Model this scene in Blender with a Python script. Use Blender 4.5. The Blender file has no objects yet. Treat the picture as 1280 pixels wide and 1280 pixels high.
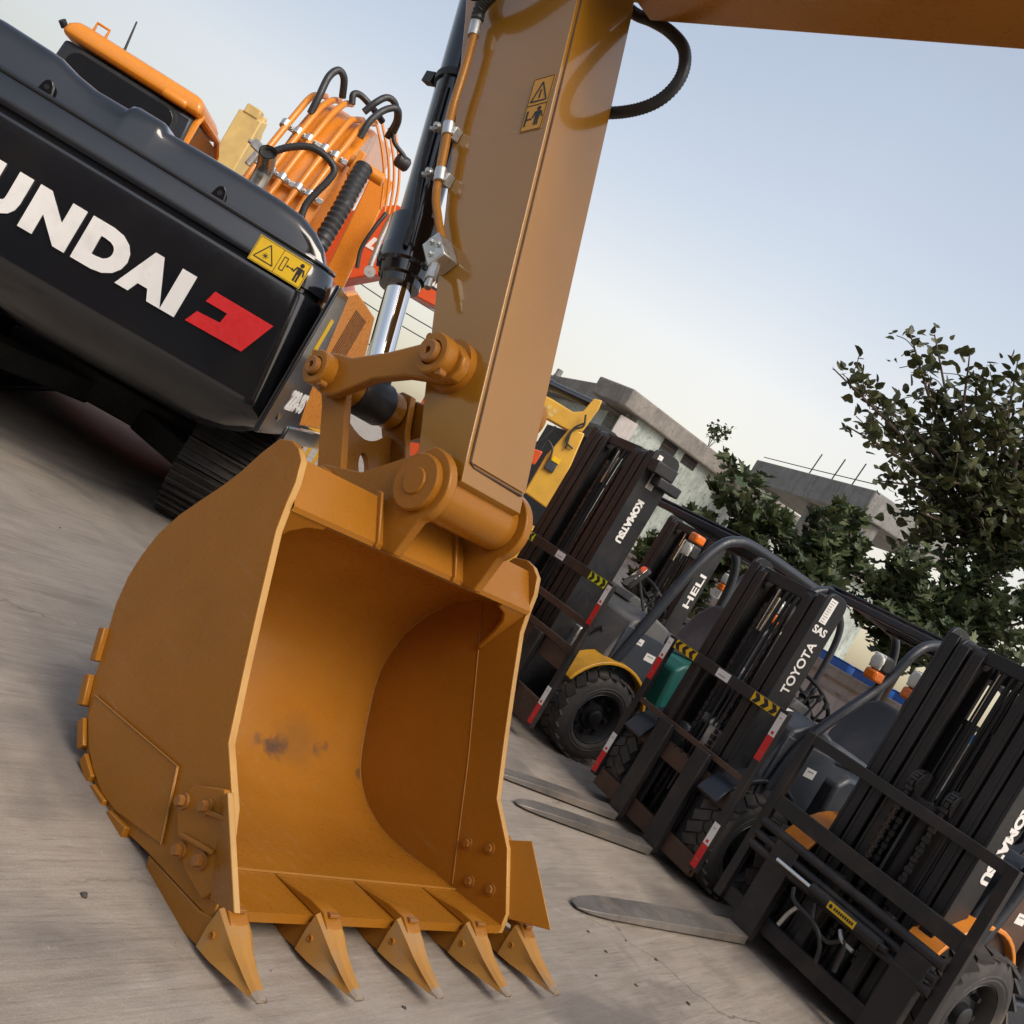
import bpy, bmesh, math, random
from mathutils import Vector, Matrix, Quaternion
PI = math.pi
V = Vector
rnd = random.Random(11)
sc = bpy.context.scene
COL = sc.collection

# ------------------------------------------------------------------ camera calibration
CAM_H = 1.5
ROLL = math.radians(30.6)
PITCH = math.atan(28 / 1280.0)
FW = V((0, math.cos(PITCH), -math.sin(PITCH)))
UPV = V((0, math.sin(PITCH), math.cos(PITCH)))
RT = V((1, 0, 0))
CAM = V((0, 0, CAM_H))

def ray(px, py):
    dx, dy = px - 640, py - 640
    u = dx * math.cos(ROLL) + dy * math.sin(ROLL)
    v = -dx * math.sin(ROLL) + dy * math.cos(ROLL)
    return RT * (u / 1280) + FW - UPV * (v / 1280)

def at(px, py, Y):
    """world point seen at photo position (px, py) and standing at world depth Y"""
    d = ray(px, py)
    return CAM + d * (Y / d.y)

# ------------------------------------------------------------------ materials
def new_mat(name):
    m = bpy.data.materials.new(name)
    m.use_nodes = True
    nt = m.node_tree
    for n in list(nt.nodes):
        nt.nodes.remove(n)
    out = nt.nodes.new('ShaderNodeOutputMaterial')
    b = nt.nodes.new('ShaderNodeBsdfPrincipled')
    nt.links.new(b.outputs[0], out.inputs[0])
    return m, nt, b

def rgba(c):
    return (c[0], c[1], c[2], 1)

def noise(nt, scale, detail=4, rough=.55, vec=None, dist=0):
    n = nt.nodes.new('ShaderNodeTexNoise')
    n.inputs['Scale'].default_value = scale
    n.inputs['Detail'].default_value = detail
    n.inputs['Roughness'].default_value = rough
    n.inputs['Distortion'].default_value = dist
    if vec is not None:
        nt.links.new(vec, n.inputs['Vector'])
    return n

def ramp(nt, src, p0, p1, c0=(0, 0, 0), c1=(1, 1, 1)):
    r = nt.nodes.new('ShaderNodeValToRGB')
    r.color_ramp.elements[0].position = p0
    r.color_ramp.elements[1].position = p1
    r.color_ramp.elements[0].color = rgba(c0)
    r.color_ramp.elements[1].color = rgba(c1)
    nt.links.new(src, r.inputs[0])
    return r

def mix(nt, fac, a, b, mode='MIX'):
    m = nt.nodes.new('ShaderNodeMix')
    m.data_type = 'RGBA'
    m.blend_type = mode
    if isinstance(fac, (int, float)):
        m.inputs[0].default_value = fac
    else:
        nt.links.new(fac, m.inputs[0])
    for i, s in ((6, a), (7, b)):
        if isinstance(s, tuple):
            m.inputs[i].default_value = rgba(s)
        else:
            nt.links.new(s, m.inputs[i])
    return m.outputs[2]

def paint(name, c, rough=.35, metal=0, coat=0, var=.12, dirt=None, dirt_amt=.5, dscale=3.0, bump=.0, spec=.5, rvar=.12, tint=None, crough=.10, scuff=0, cior=1.5):
    m, nt, b = new_mat(name)
    tc = nt.nodes.new('ShaderNodeTexCoord')
    n1 = noise(nt, 2.3, 5, .6, tc.outputs['Object'])
    n2 = noise(nt, 34, 3, .6, tc.outputs['Object'])
    r1 = ramp(nt, n1.outputs[0], .3, .7)
    lo = tuple(x * (1 - var) for x in c)
    hi = tuple(min(1, x * (1 + var)) for x in c)
    col = mix(nt, r1.outputs[0], lo, hi)
    if dirt:
        nd = noise(nt, dscale, 5, .55, tc.outputs['Object'], .2)
        rd = ramp(nt, nd.outputs[0], .5, .78, (0, 0, 0), (dirt_amt,) * 3)
        col = mix(nt, rd.outputs[0], col, dirt)
    if scuff:
        mps = nt.nodes.new('ShaderNodeMapping'); mps.inputs['Rotation'].default_value = (0, math.radians(28), 0); mps.inputs['Scale'].default_value = (3, 40, 40)
        nt.links.new(tc.outputs['Object'], mps.inputs[0])
        ns = noise(nt, 1.2, 7, .7, mps.outputs[0], .25)
        gs = ramp(nt, noise(nt, 1.7, 4, .6, tc.outputs['Object'], .4).outputs[0], .48, .66)
        sm_ = nt.nodes.new('ShaderNodeMath'); sm_.operation = 'MULTIPLY'
        nt.links.new(ramp(nt, ns.outputs[0], .54, .68, (0, 0, 0), (scuff,) * 3).outputs[0], sm_.inputs[0]); nt.links.new(gs.outputs[0], sm_.inputs[1])
        col = mix(nt, sm_.outputs[0], col, (.40, .27, .13))
    nt.links.new(col, b.inputs['Base Color'])
    mr = nt.nodes.new('ShaderNodeMapRange')
    nt.links.new(n2.outputs[0], mr.inputs[0])
    mr.inputs[1].default_value = .3; mr.inputs[2].default_value = .7
    mr.inputs[3].default_value = max(.03, rough - rvar); mr.inputs[4].default_value = min(1, rough + rvar)
    nt.links.new(mr.outputs[0], b.inputs['Roughness'])
    b.inputs['Metallic'].default_value = metal
    b.inputs['Specular IOR Level'].default_value = spec
    if tint: b.inputs['Specular Tint'].default_value = rgba(tint)
    if coat:
        b.inputs['Coat Weight'].default_value = coat
        b.inputs['Coat Roughness'].default_value = crough; b.inputs['Coat IOR'].default_value = cior
    if bump:
        bp = nt.nodes.new('ShaderNodeBump')
        bp.inputs['Strength'].default_value = bump
        bp.inputs['Distance'].default_value = .004
        nb = noise(nt, 9, 5, .6, tc.outputs['Object'])
        nt.links.new(nb.outputs[0], bp.inputs['Height'])
        nt.links.new(bp.outputs[0], b.inputs['Normal'])
    return m

OCH = (.325, .123, .0115)
M = {}
M['ochre'] = paint('ochre_paint', OCH, .30, 0, .08, .09, (.29, .14, .035), .4, .8, .015, spec=.38, rvar=.06, tint=(1, .88, .62), scuff=.45)
M['ochre_arm'] = paint('ochre_arm_paint', (.30, .132, .012), .2, 0, .55, .06, (.22, .09, .012), .3, 1.3, .012, rvar=.04, tint=(1, .9, .7), crough=.03, scuff=.2, cior=1.7)
M['ochre_worn'] = paint('ochre_paint_dusty', (.28, .108, .016), .48, 0, .1, .1, (.24, .13, .05), .6, 4, .06)
M['ochre_lit_edge'] = paint('lit_edge_paint', (.46, .25, .065), .42, 0, 0, .12, (.33, .14, .02), .6, 6)  # paler ochre with the light on front-facing edges put into the colour
M['tooth'] = paint('cast_tooth_paint', (.40, .19, .035), .5, 0, 0, .12, (.30, .21, .12), .8, 9, .15)
M['ochre_tip'] = paint('bare_tooth_steel', (.36, .29, .22), .5, .4, 0, .2, (.3, .14, .03), .9, 12)
M['ochre_seam'] = paint('weld_bead_paint', (.33, .145, .022), .42, 0, 0, .1)
M['gloss_black'] = paint('glossy_black_paint', (.0085, .0095, .012), .12, 0, .8, .15, (.024, .019, .015), .35, 2.2, .0, spec=.4, rvar=.05)
M['matt_black'] = paint('matt_black_steel', (.013, .013, .014), .5, 0, 0, .2, (.06, .05, .042), .35, 3)
M['under'] = paint('undercarriage_grime', (.016, .015, .015), .7, 0, 0, .3, (.07, .06, .05), .4, 5)
M['track'] = paint('track_steel', (.022, .02, .019), .6, .3, 0, .3, (.08, .065, .05), .5, 6)
M['orange'] = paint('orange_paint', (.66, .225, .014), .32, 0, .2, .06, (.45, .16, .02), .12, .8)
M['red_orange'] = paint('red_orange_paint', (.62, .085, .02), .38, 0, .1, .1)
M['yellow'] = paint('yellow_paint', (.64, .36, .045), .38, 0, .15, .1, (.35, .2, .06), .4, 3)
M['tan'] = paint('tan_paint', (.62, .44, .16), .45, 0, 0, .12, (.3, .22, .1), .5, 3)
M['white'] = paint('white_decal', (.78, .76, .73), .45, 0, 0, .05, (.4, .37, .33), .3, 8)
M['white_glow'] = M['white']
M['red'] = paint('red_decal', (.62, .018, .02), .4, 0, 0, .06)
M['decal_yellow'] = paint('yellow_decal', (.80, .50, .012), .4, 0, 0, .05, (.4, .25, .02), .3, 9)
M['decal_faded'] = paint('faded_orange_decal', (.58, .27, .022), .4, 0, 0, .06)
M['decal_lime'] = paint('lime_decal', (.62, .74, .03), .4, 0, 0, .05)
M['decal_black'] = paint('black_decal', (.012, .012, .012), .45, 0, 0, .1)
M['decal_grey'] = paint('faded_print', (.25, .24, .23), .5, 0, 0, .2)
M['chrome'] = paint('chrome_rod', (.78, .77, .75), .09, 1, 0, .04, rvar=.04)
M['zinc'] = paint('zinc_plated_steel', (.52, .53, .52), .38, .85, 0, .15, (.2, .19, .17), .4, 14)
M['rubber'] = paint('black_rubber', (.018, .018, .018), .55, 0, 0, .15, (.08, .07, .06), .3, 7)
M['hose'] = paint('hose_rubber', (.022, .022, .023), .45, 0, 0, .2)
M['tyre'] = paint('tyre_rubber', (.04, .037, .035), .75, 0, 0, .2, (.17, .135, .105), .8, 3, .1)
M['mast'] = paint('mast_steel', (.014, .0145, .0165), .46, .1, 0, .3, (.045, .037, .031), .5, 3.5, .04)
M['mast_rust'] = paint('mast_slide_rust', (.018, .0165, .0165), .48, .2, 0, .3, (.05, .031, .023), .5, 3, .04)
M['frame'] = paint('carriage_steel', (.02, .019, .02), .46, .1, 0, .3, (.085, .06, .045), .6, 5, .05)
M['fork'] = paint('fork_steel', (.17, .155, .14), .45, .35, 0, .35, (.36, .29, .23), .9, 4, .08)
M['rusty'] = paint('rusty_steel', (.085, .046, .03), .6, .2, 0, .35, (.03, .025, .022), .7, 8, .1)
M['slate'] = paint('slate_blue_panel', (.042, .05, .064), .42, 0, .1, .15, (.17, .155, .14), .45, 4)
M['slate_dark'] = paint('dark_grey_panel', (.017, .021, .029), .42, 0, .05, .2, (.06, .055, .05), .35, 4)
M['grey_plastic'] = paint('grey_plastic', (.125, .125, .122), .55, 0, 0, .1, (.24, .21, .18), .45, 4)
M['seat'] = paint('vinyl_seat', (.075, .085, .1), .5, 0, 0, .12, (.2, .18, .16), .4, 4)
M['teal'] = paint('teal_paint', (.012, .15, .125), .4, 0, .1, .12, (.1, .1, .08), .4, 3)
M['forkyellow'] = paint('forklift_yellow', (.58, .29, .018), .42, 0, .1, .12, (.2, .12, .04), .6, 4)
M['forkorange'] = paint('forklift_orange', (.66, .22, .02), .42, 0, .1, .1, (.2, .1, .04), .5, 4)
M['lamp_orange'] = paint('amber_lens', (.75, .16, .01), .25, 0, .4, .15, (.25, .1, .05), .4, 20)
M['lamp_white'] = paint('clear_lens', (.62, .62, .56), .2, 0, .5, .12, (.35, .33, .28), .4, 20)
M['glass_dark'] = paint('dark_window', (.012, .014, .017), .06, 0, .3, .1, rvar=.02)
M['mirror'] = paint('mirror_glass', (.9, .9, .9), .04, 1, 0, .02, rvar=.01)
M['blue'] = paint('blue_plastic', (.01, .16, .62), .4, 0, .1, .1)
M['wood'] = paint('pale_debris', (.28, .22, .16), .8, 0, 0, .3)
M['stone'] = paint('dark_pebble', (.07, .058, .048), .85, 0, 0, .4)
M['wire'] = paint('cable', (.03, .03, .03), .6)
M['bark'] = paint('bark', (.085, .062, .045), .85, 0, 0, .3, (.16, .13, .1), .5, 12, .4)
M['blackpipe'] = paint('satin_exhaust', (.45, .42, .38), .3, .9, 0, .1, (.2, .15, .1), .4, 6)

def leaf_mat(name, c1, c2):
    m, nt, b = new_mat(name)
    at_ = nt.nodes.new('ShaderNodeAttribute'); at_.attribute_name = 'tone'
    col = mix(nt, at_.outputs['Fac'], c1, c2)
    nt.links.new(col, b.inputs['Base Color'])
    b.inputs['Roughness'].default_value = .5
    tr = nt.nodes.new('ShaderNodeBsdfTranslucent')
    nt.links.new(col, tr.inputs[0])
    ms = nt.nodes.new('ShaderNodeMixShader'); ms.inputs[0].default_value = .18
    out = [n for n in nt.nodes if n.type == 'OUTPUT_MATERIAL'][0]
    nt.links.new(b.outputs[0], ms.inputs[1]); nt.links.new(tr.outputs[0], ms.inputs[2])
    nt.links.new(ms.outputs[0], out.inputs[0])
    return m
M['leaf'] = leaf_mat('dark_leaf', (.028, .038, .015), (.10, .108, .036))
M['leaf2'] = leaf_mat('broad_leaf', (.026, .046, .018), (.115, .14, .055))

def concrete_ground():
    m, nt, b = new_mat('yard_concrete')
    tc = nt.nodes.new('ShaderNodeTexCoord'); o = tc.outputs['Object']
    big = noise(nt, .45, 6, .6, o, .6); med = noise(nt, 2.6, 8, .65, o, .3); fine = noise(nt, 42, 6, .7, o)
    base = mix(nt, ramp(nt, big.outputs[0], .32, .68).outputs[0], (.262, .211, .162), (.37, .318, .258))
    base = mix(nt, ramp(nt, med.outputs[0], .42, .72, (0, 0, 0), (.8,) * 3).outputs[0], base, (.19, .155, .122))
    # broom streaks
    mp = nt.nodes.new('ShaderNodeMapping'); mp.vector_type = 'TEXTURE'; mp.inputs['Rotation'].default_value = (0, 0, math.radians(54)); mp.inputs['Scale'].default_value = (1.2, .085, 1)
    nt.links.new(o, mp.inputs[0])
    st = noise(nt, 2.2, 6, .7, mp.outputs[0], .25)
    base = mix(nt, ramp(nt, st.outputs[0], .42, .72, (0, 0, 0), (.6,) * 3).outputs[0], base, (.42, .37, .32))
    st2 = noise(nt, 4.1, 5, .7, mp.outputs[0], .2)
    base = mix(nt, ramp(nt, st2.outputs[0], .56, .72, (0, 0, 0), (.75,) * 3).outputs[0], base, (.14, .113, .09))
    mp2 = nt.nodes.new('ShaderNodeMapping'); mp2.vector_type = 'TEXTURE'; mp2.inputs['Rotation'].default_value = (0, 0, math.radians(52)); mp2.inputs['Scale'].default_value = (.4, .022, 1)
    nt.links.new(o, mp2.inputs[0])
    st3 = noise(nt, 1.6, 7, .75, mp2.outputs[0], .3); gst = ramp(nt, noise(nt, .8, 4, .6, o, .4).outputs[0], .42, .62)
    s3 = nt.nodes.new('ShaderNodeMath'); s3.operation = 'MULTIPLY'
    nt.links.new(ramp(nt, st3.outputs[0], .50, .66, (0, 0, 0), (.8,) * 3).outputs[0], s3.inputs[0]); nt.links.new(gst.outputs[0], s3.inputs[1])
    base = mix(nt, s3.outputs[0], base, (.15, .118, .092))
    grit = noise(nt, 150, 4, .8, o)
    base = mix(nt, ramp(nt, grit.outputs[0], .52, .68, (0, 0, 0), (.4,) * 3).outputs[0], base, (.18, .145, .11))
    base = mix(nt, ramp(nt, grit.outputs[0], .34, .46, (.45,) * 3, (0, 0, 0)).outputs[0], base, (.46, .42, .37))
    # oil stains
    oil = noise(nt, .9, 3, .5, o, 1.2)
    base = mix(nt, ramp(nt, oil.outputs[0], .54, .66, (0, 0, 0), (.75,) * 3).outputs[0], base, (.13, .112, .098))
    # pale scuffs
    sf = noise(nt, 7, 9, .75, o, .8)
    base = mix(nt, ramp(nt, sf.outputs[0], .60, .74, (0, 0, 0), (.6,) * 3).outputs[0], base, (.47, .43, .385))
    # dark specks
    vo = nt.nodes.new('ShaderNodeTexVoronoi'); vo.inputs['Scale'].default_value = 16; vo.inputs['Randomness'].default_value = 1
    nt.links.new(o, vo.inputs['Vector'])
    spk = ramp(nt, vo.outputs['Distance'], .03, .06, (1, 1, 1), (0, 0, 0))
    gate = ramp(nt, noise(nt, 5, 3, .5, o).outputs[0], .55, .6)
    sm = nt.nodes.new('ShaderNodeMath'); sm.operation = 'MULTIPLY'
    nt.links.new(spk.outputs[0], sm.inputs[0]); nt.links.new(gate.outputs[0], sm.inputs[1])
    base = mix(nt, sm.outputs[0], base, (.07, .055, .045))
    # cracks
    nw = noise(nt, 1.3, 5, .6, o)
    va = nt.nodes.new('ShaderNodeVectorMath'); va.operation = 'MULTIPLY_ADD'
    nt.links.new(nw.outputs['Color'], va.inputs[0]); va.inputs[1].default_value = (.9, .9, .9); nt.links.new(o, va.inputs[2])
    ck = nt.nodes.new('ShaderNodeTexVoronoi'); ck.feature = 'DISTANCE_TO_EDGE'; ck.inputs['Scale'].default_value = .55
    nt.links.new(va.outputs[0], ck.inputs['Vector'])
    cr = ramp(nt, ck.outputs['Distance'], .0015, .006, (1, 1, 1), (0, 0, 0))
    gate2 = ramp(nt, noise(nt, .7, 3, .5, o).outputs[0], .45, .6)
    cm = nt.nodes.new('ShaderNodeMath'); cm.operation = 'MULTIPLY'
    nt.links.new(cr.outputs[0], cm.inputs[0]); nt.links.new(gate2.outputs[0], cm.inputs[1])
    base = mix(nt, cm.outputs[0], base, (.09, .075, .062))
    base = mix(nt, ramp(nt, fine.outputs[0], .35, .65, (0, 0, 0), (.3,) * 3).outputs[0], base, (.25, .22, .19))
    nt.links.new(base, b.inputs['Base Color'])
    rr = nt.nodes.new('ShaderNodeMapRange'); nt.links.new(med.outputs[0], rr.inputs[0])
    rr.inputs[3].default_value = .95; rr.inputs[4].default_value = .5
    nt.links.new(rr.outputs[0], b.inputs['Roughness'])
    bp = nt.nodes.new('ShaderNodeBump'); bp.inputs['Strength'].default_value = .5; bp.inputs['Distance'].default_value = .012
    hs = mix(nt, .5, fine.outputs[0], st.outputs[0])
    nt.links.new(hs, bp.inputs['Height']); nt.links.new(bp.outputs[0], b.inputs['Normal'])
    return m
M['ground'] = concrete_ground()

def weathered(name, c, c2, c3, sc_=1.0, streak=True):
    m, nt, b = new_mat(name)
    tc = nt.nodes.new('ShaderNodeTexCoord'); o = tc.outputs['Object']
    n1 = noise(nt, 1.1 * sc_, 7, .7, o, .5); n2 = noise(nt, 4.5 * sc_, 8, .72, o, .3)
    col = mix(nt, ramp(nt, n1.outputs[0], .4, .62).outputs[0], c, c2)
    col = mix(nt, ramp(nt, n2.outputs[0], .54, .66, (0, 0, 0), (.85,) * 3).outputs[0], col, c3)
    if streak:
        mp = nt.nodes.new('ShaderNodeMapping'); mp.inputs['Scale'].default_value = (6, 6, .5)
        nt.links.new(o, mp.inputs[0])
        n3 = noise(nt, 2, 6, .7, mp.outputs[0])
        col = mix(nt, ramp(nt, n3.outputs[0], .5, .72, (0, 0, 0), (.6,) * 3).outputs[0], col, tuple(x * .45 for x in c))
    nt.links.new(col, b.inputs['Base Color'])
    b.inputs['Roughness'].default_value = .9
    bp = nt.nodes.new('ShaderNodeBump'); bp.inputs['Strength'].default_value = .5; bp.inputs['Distance'].default_value = .03
    nt.links.new(n2.outputs[0], bp.inputs['Height']); nt.links.new(bp.outputs[0], b.inputs['Normal'])
    return m
M['plaster'] = weathered('peeling_plaster', (.31, .35, .32), (.46, .51, .47), (.15, .145, .125), 1.6)
M['cornice'] = weathered('weathered_cornice', (.19, .175, .155), (.27, .245, .215), (.11, .105, .095), 1.8)
M['wall'] = weathered('painted_wall', (.48, .44, .41), (.58, .54, .51), (.38, .34, .31), .8)
M['coping'] = weathered('wall_coping', (.36, .32, .28), (.44, .40, .36), (.16, .15, .14), 2)
M['concrete'] = weathered('raw_concrete', (.20, .20, .19), (.27, .265, .25), (.14, .14, .13), 2.5)
M['brick'] = weathered('brown_brick', (.16, .085, .055), (.20, .11, .07), (.10, .06, .04), 1.5)
M['tiles'] = weathered('roof_sheet', (.35, .34, .33), (.45, .43, .41), (.25, .2, .17), 1)

# ------------------------------------------------------------------ mesh builder
class MB:
    def __init__(s):
        s.bm = bmesh.new()
    def face(s, pts):
        try:
            return s.bm.faces.new([s.bm.verts.new(p) for p in pts])
        except ValueError:
            return None
    def grid(s, rows, close_u=False, close_v=False):
        vs = [[s.bm.verts.new(p) for p in r] for r in rows]
        n, k = len(vs), len(vs[0])
        for i in range(n if close_v else n - 1):
            for j in range(k if close_u else k - 1):
                a, b_, c, d = vs[i][j], vs[i][(j + 1) % k], vs[(i + 1) % n][(j + 1) % k], vs[(i + 1) % n][j]
                try:
                    s.bm.faces.new((a, b_, c, d))
                except ValueError:
                    pass
        return vs
    def cap(s, vs):
        try:
            s.bm.faces.new(vs)
        except ValueError:
            pass
    def box(s, c, d, rot=None):
        """centre c, full size d, rot = Matrix 3x3"""
        hx, hy, hz = d[0] / 2, d[1] / 2, d[2] / 2
        P = []
        for x, y, z in ((-1, -1, -1), (1, -1, -1), (1, 1, -1), (-1, 1, -1), (-1, -1, 1), (1, -1, 1), (1, 1, 1), (-1, 1, 1)):
            p = V((x * hx, y * hy, z * hz))
            if rot is not None:
                p = rot @ p
            P.append(s.bm.verts.new(p + V(c)))
        for f in ((0, 3, 2, 1), (4, 5, 6, 7), (0, 1, 5, 4), (1, 2, 6, 5), (2, 3, 7, 6), (3, 0, 4, 7)):
            s.bm.faces.new([P[i] for i in f])
        return s
    def bb(s, x0, x1, y0, y1, z0, z1):
        return s.box(((x0 + x1) / 2, (y0 + y1) / 2, (z0 + z1) / 2), (abs(x1 - x0), abs(y1 - y0), abs(z1 - z0)))
    def beam(s, p0, p1, w, h, up=(0, 0, 1)):
        p0, p1 = V(p0), V(p1)
        d = (p1 - p0); L = d.length; d.normalize()
        upv = V(up)
        sd = d.cross(upv)
        if sd.length < 1e-4:
            sd = d.cross(V((1, 0, 0)))
        sd.normalize(); u = sd.cross(d)
        R = Matrix((d, sd, u)).transposed()
        return s.box((p0 + p1) / 2, (L, w, h), R)
    def prism(s, poly, a0, a1, plane='xz', holes=None):
        """poly in the plane, extruded along the third axis from a0 to a1"""
        def mk(p, a):
            if plane == 'xz': return V((p[0], a, p[1]))
            if plane == 'xy': return V((p[0], p[1], a))
            return V((a, p[0], p[1]))
        A = [s.bm.verts.new(mk(p, a0)) for p in poly]
        B = [s.bm.verts.new(mk(p, a1)) for p in poly]
        n = len(poly)
        s.bm.faces.new(A); s.bm.faces.new(B[::-1])
        for i in range(n):
            s.bm.faces.new((A[i], B[i], B[(i + 1) % n], A[(i + 1) % n]))
        return s
    def cyl(s, p0, p1, r0, r1=None, n=20, caps=True):
        r1 = r0 if r1 is None else r1
        p0, p1 = V(p0), V(p1)
        d = (p1 - p0).normalized()
        a = d.orthogonal().normalized(); b = d.cross(a)
        rows = []
        for p, r in ((p0, r0), (p1, r1)):
            rows.append([p + (a * math.cos(2 * PI * i / n) + b * math.sin(2 * PI * i / n)) * r for i in range(n)])
        vs = s.grid(rows, close_u=True)
        if caps:
            s.cap(vs[0][::-1]); s.cap(vs[1])
        return s
    def lathe(s, p0, ax, prof, n=24, caps=True):
        """prof = [(t along axis, radius)]"""
        p0, d = V(p0), V(ax).normalized()
        a = d.orthogonal().normalized(); b = d.cross(a)
        rows = [[p0 + d * t + (a * math.cos(2 * PI * i / n) + b * math.sin(2 * PI * i / n)) * r for i in range(n)] for t, r in prof]
        vs = s.grid(rows, close_u=True)
        if caps:
            s.cap(vs[0][::-1]); s.cap(vs[-1])
        return s
    def tube(s, pts, r, n=10, rib=0, caps=True, smooth=True, riblen=.02):
        pts = [V(p) for p in pts]
        if smooth and len(pts) > 2:
            pts = catmull(pts, 8)
        if rib:
            # resample evenly for ribs
            pts = resample(pts, riblen / 2)
        rows = []
        prev = None
        for i, p in enumerate(pts):
            t = (pts[min(i + 1, len(pts) - 1)] - pts[max(i - 1, 0)])
            if t.length < 1e-9: t = V((0, 0, 1))
            t.normalize()
            if prev is None:
                a = t.orthogonal().normalized()
            else:
                a = prev - t * prev.dot(t)
                a = a.normalized() if a.length > 1e-6 else t.orthogonal().normalized()
            prev = a
            b = t.cross(a)
            rr = (r[i] if isinstance(r, list) else r)
            if rib: rr = rr * (1 + (rib if i % 2 else 0))
            rows.append([p + (a * math.cos(2 * PI * k / n) + b * math.sin(2 * PI * k / n)) * rr for k in range(n)])
        vs = s.grid(rows, close_u=True)
        if caps:
            s.cap(vs[0][::-1]); s.cap(vs[-1])
        return s
    def bolt(s, p, ax, r=.016, h=.018):
        p, d = V(p), V(ax).normalized()
        s.cyl(p, p + d * h * .35, r * 1.45, r * 1.45, 14)
        s.cyl(p + d * h * .35, p + d * h, r, r * .95, 6)
        return s
    def xf(s, Mx):
        bmesh.ops.transform(s.bm, matrix=Mx, verts=s.bm.verts)
        return s
    def build(s, name, mat, parent=None, bevel=0, smooth=40, origin=None, seg=2):
        bm = s.bm
        bmesh.ops.recalc_face_normals(bm, faces=bm.faces)
        me = bpy.data.meshes.new(name)
        if origin is not None:
            bmesh.ops.translate(bm, vec=-V(origin), verts=bm.verts)
        bm.to_mesh(me); bm.free()
        mats = mat if isinstance(mat, (list, tuple)) else [mat]
        for mm in mats:
            me.materials.append(mm)
        o = bpy.data.objects.new(name, me)
        COL.objects.link(o)
        if parent is not None:
            o.parent = parent
        elif origin is not None:
            o.location = origin
        if smooth:
            for p in me.polygons: p.use_smooth = True
            try:
                me.set_sharp_from_angle(angle=math.radians(smooth))
            except Exception:
                pass
        if bevel:
            md = o.modifiers.new('bevel', 'BEVEL')
            md.width = bevel; md.segments = seg; md.limit_method = 'ANGLE'; md.angle_limit = math.radians(38)
            md.harden_normals = False
        return o

def catmull(p, k):
    q = [p[0] * 2 - p[1]] + p + [p[-1] * 2 - p[-2]]
    out = []
    for i in range(1, len(q) - 2):
        for j in range(k):
            t = j / k
            a, b, c, d = q[i - 1], q[i], q[i + 1], q[i + 2]
            out.append(.5 * ((2 * b) + (c - a) * t + (2 * a - 5 * b + 4 * c - d) * t * t + (3 * b - a - 3 * c + d) * t ** 3))
    out.append(p[-1])
    return out

def resample(p, step):
    out = [p[0]]; acc = 0
    for i in range(len(p) - 1):
        a, b = p[i], p[i + 1]
        L = (b - a).length
        if L < 1e-9: continue
        t = step - acc
        while t <= L:
            out.append(a + (b - a) * (t / L)); t += step
        acc = L - (t - step)
    out.append(p[-1])
    return out

def arc(cx, cz, r, a0, a1, n):
    return [(cx + r * math.cos(math.radians(a0 + (a1 - a0) * i / n)), cz + r * math.sin(math.radians(a0 + (a1 - a0) * i / n))) for i in range(n + 1)]

def thing(name, label, cat, loc=(0, 0, 0), yaw=0, group=None):
    o = bpy.data.objects.new(name, None)
    o.empty_display_size = .2
    COL.objects.link(o)
    o.location = loc; o.rotation_euler = (0, 0, math.radians(yaw))
    o['label'] = label; o['category'] = cat
    if group: o['group'] = group
    return o

def tag(o, label, cat, group=None):
    o['label'] = label; o['category'] = cat
    if group: o['group'] = group
    return o

def structure(o):
    o['kind'] = 'structure'
    return o

def text(body, size, p, xd, yd, mat, parent, name='lettering', bold=0.0, depth=.003, shear=0, align='LEFT', sx=1.0):
    cu = bpy.data.curves.new('txt', 'FONT')
    cu.body = body; cu.size = size; cu.extrude = depth / 2; cu.offset = bold; cu.shear = shear
    cu.align_x = align
    cu.resolution_u = 4
    to = bpy.data.objects.new('txt', cu); COL.objects.link(to)
    dg = bpy.context.evaluated_depsgraph_get()
    dg.update()
    me = bpy.data.meshes.new_from_object(to.evaluated_get(dg))
    bpy.data.objects.remove(to)
    xd, yd = V(xd).normalized(), V(yd).normalized()
    zd = xd.cross(yd)
    R = Matrix((xd * sx, yd, zd)).transposed().to_4x4()
    me.transform(Matrix.Translation(V(p) + zd * (depth / 2)) @ R)
    me.materials.clear(); me.materials.append(mat)
    me.name = name
    o = bpy.data.objects.new(name, me); COL.objects.link(o); o.parent = parent
    return o

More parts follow.
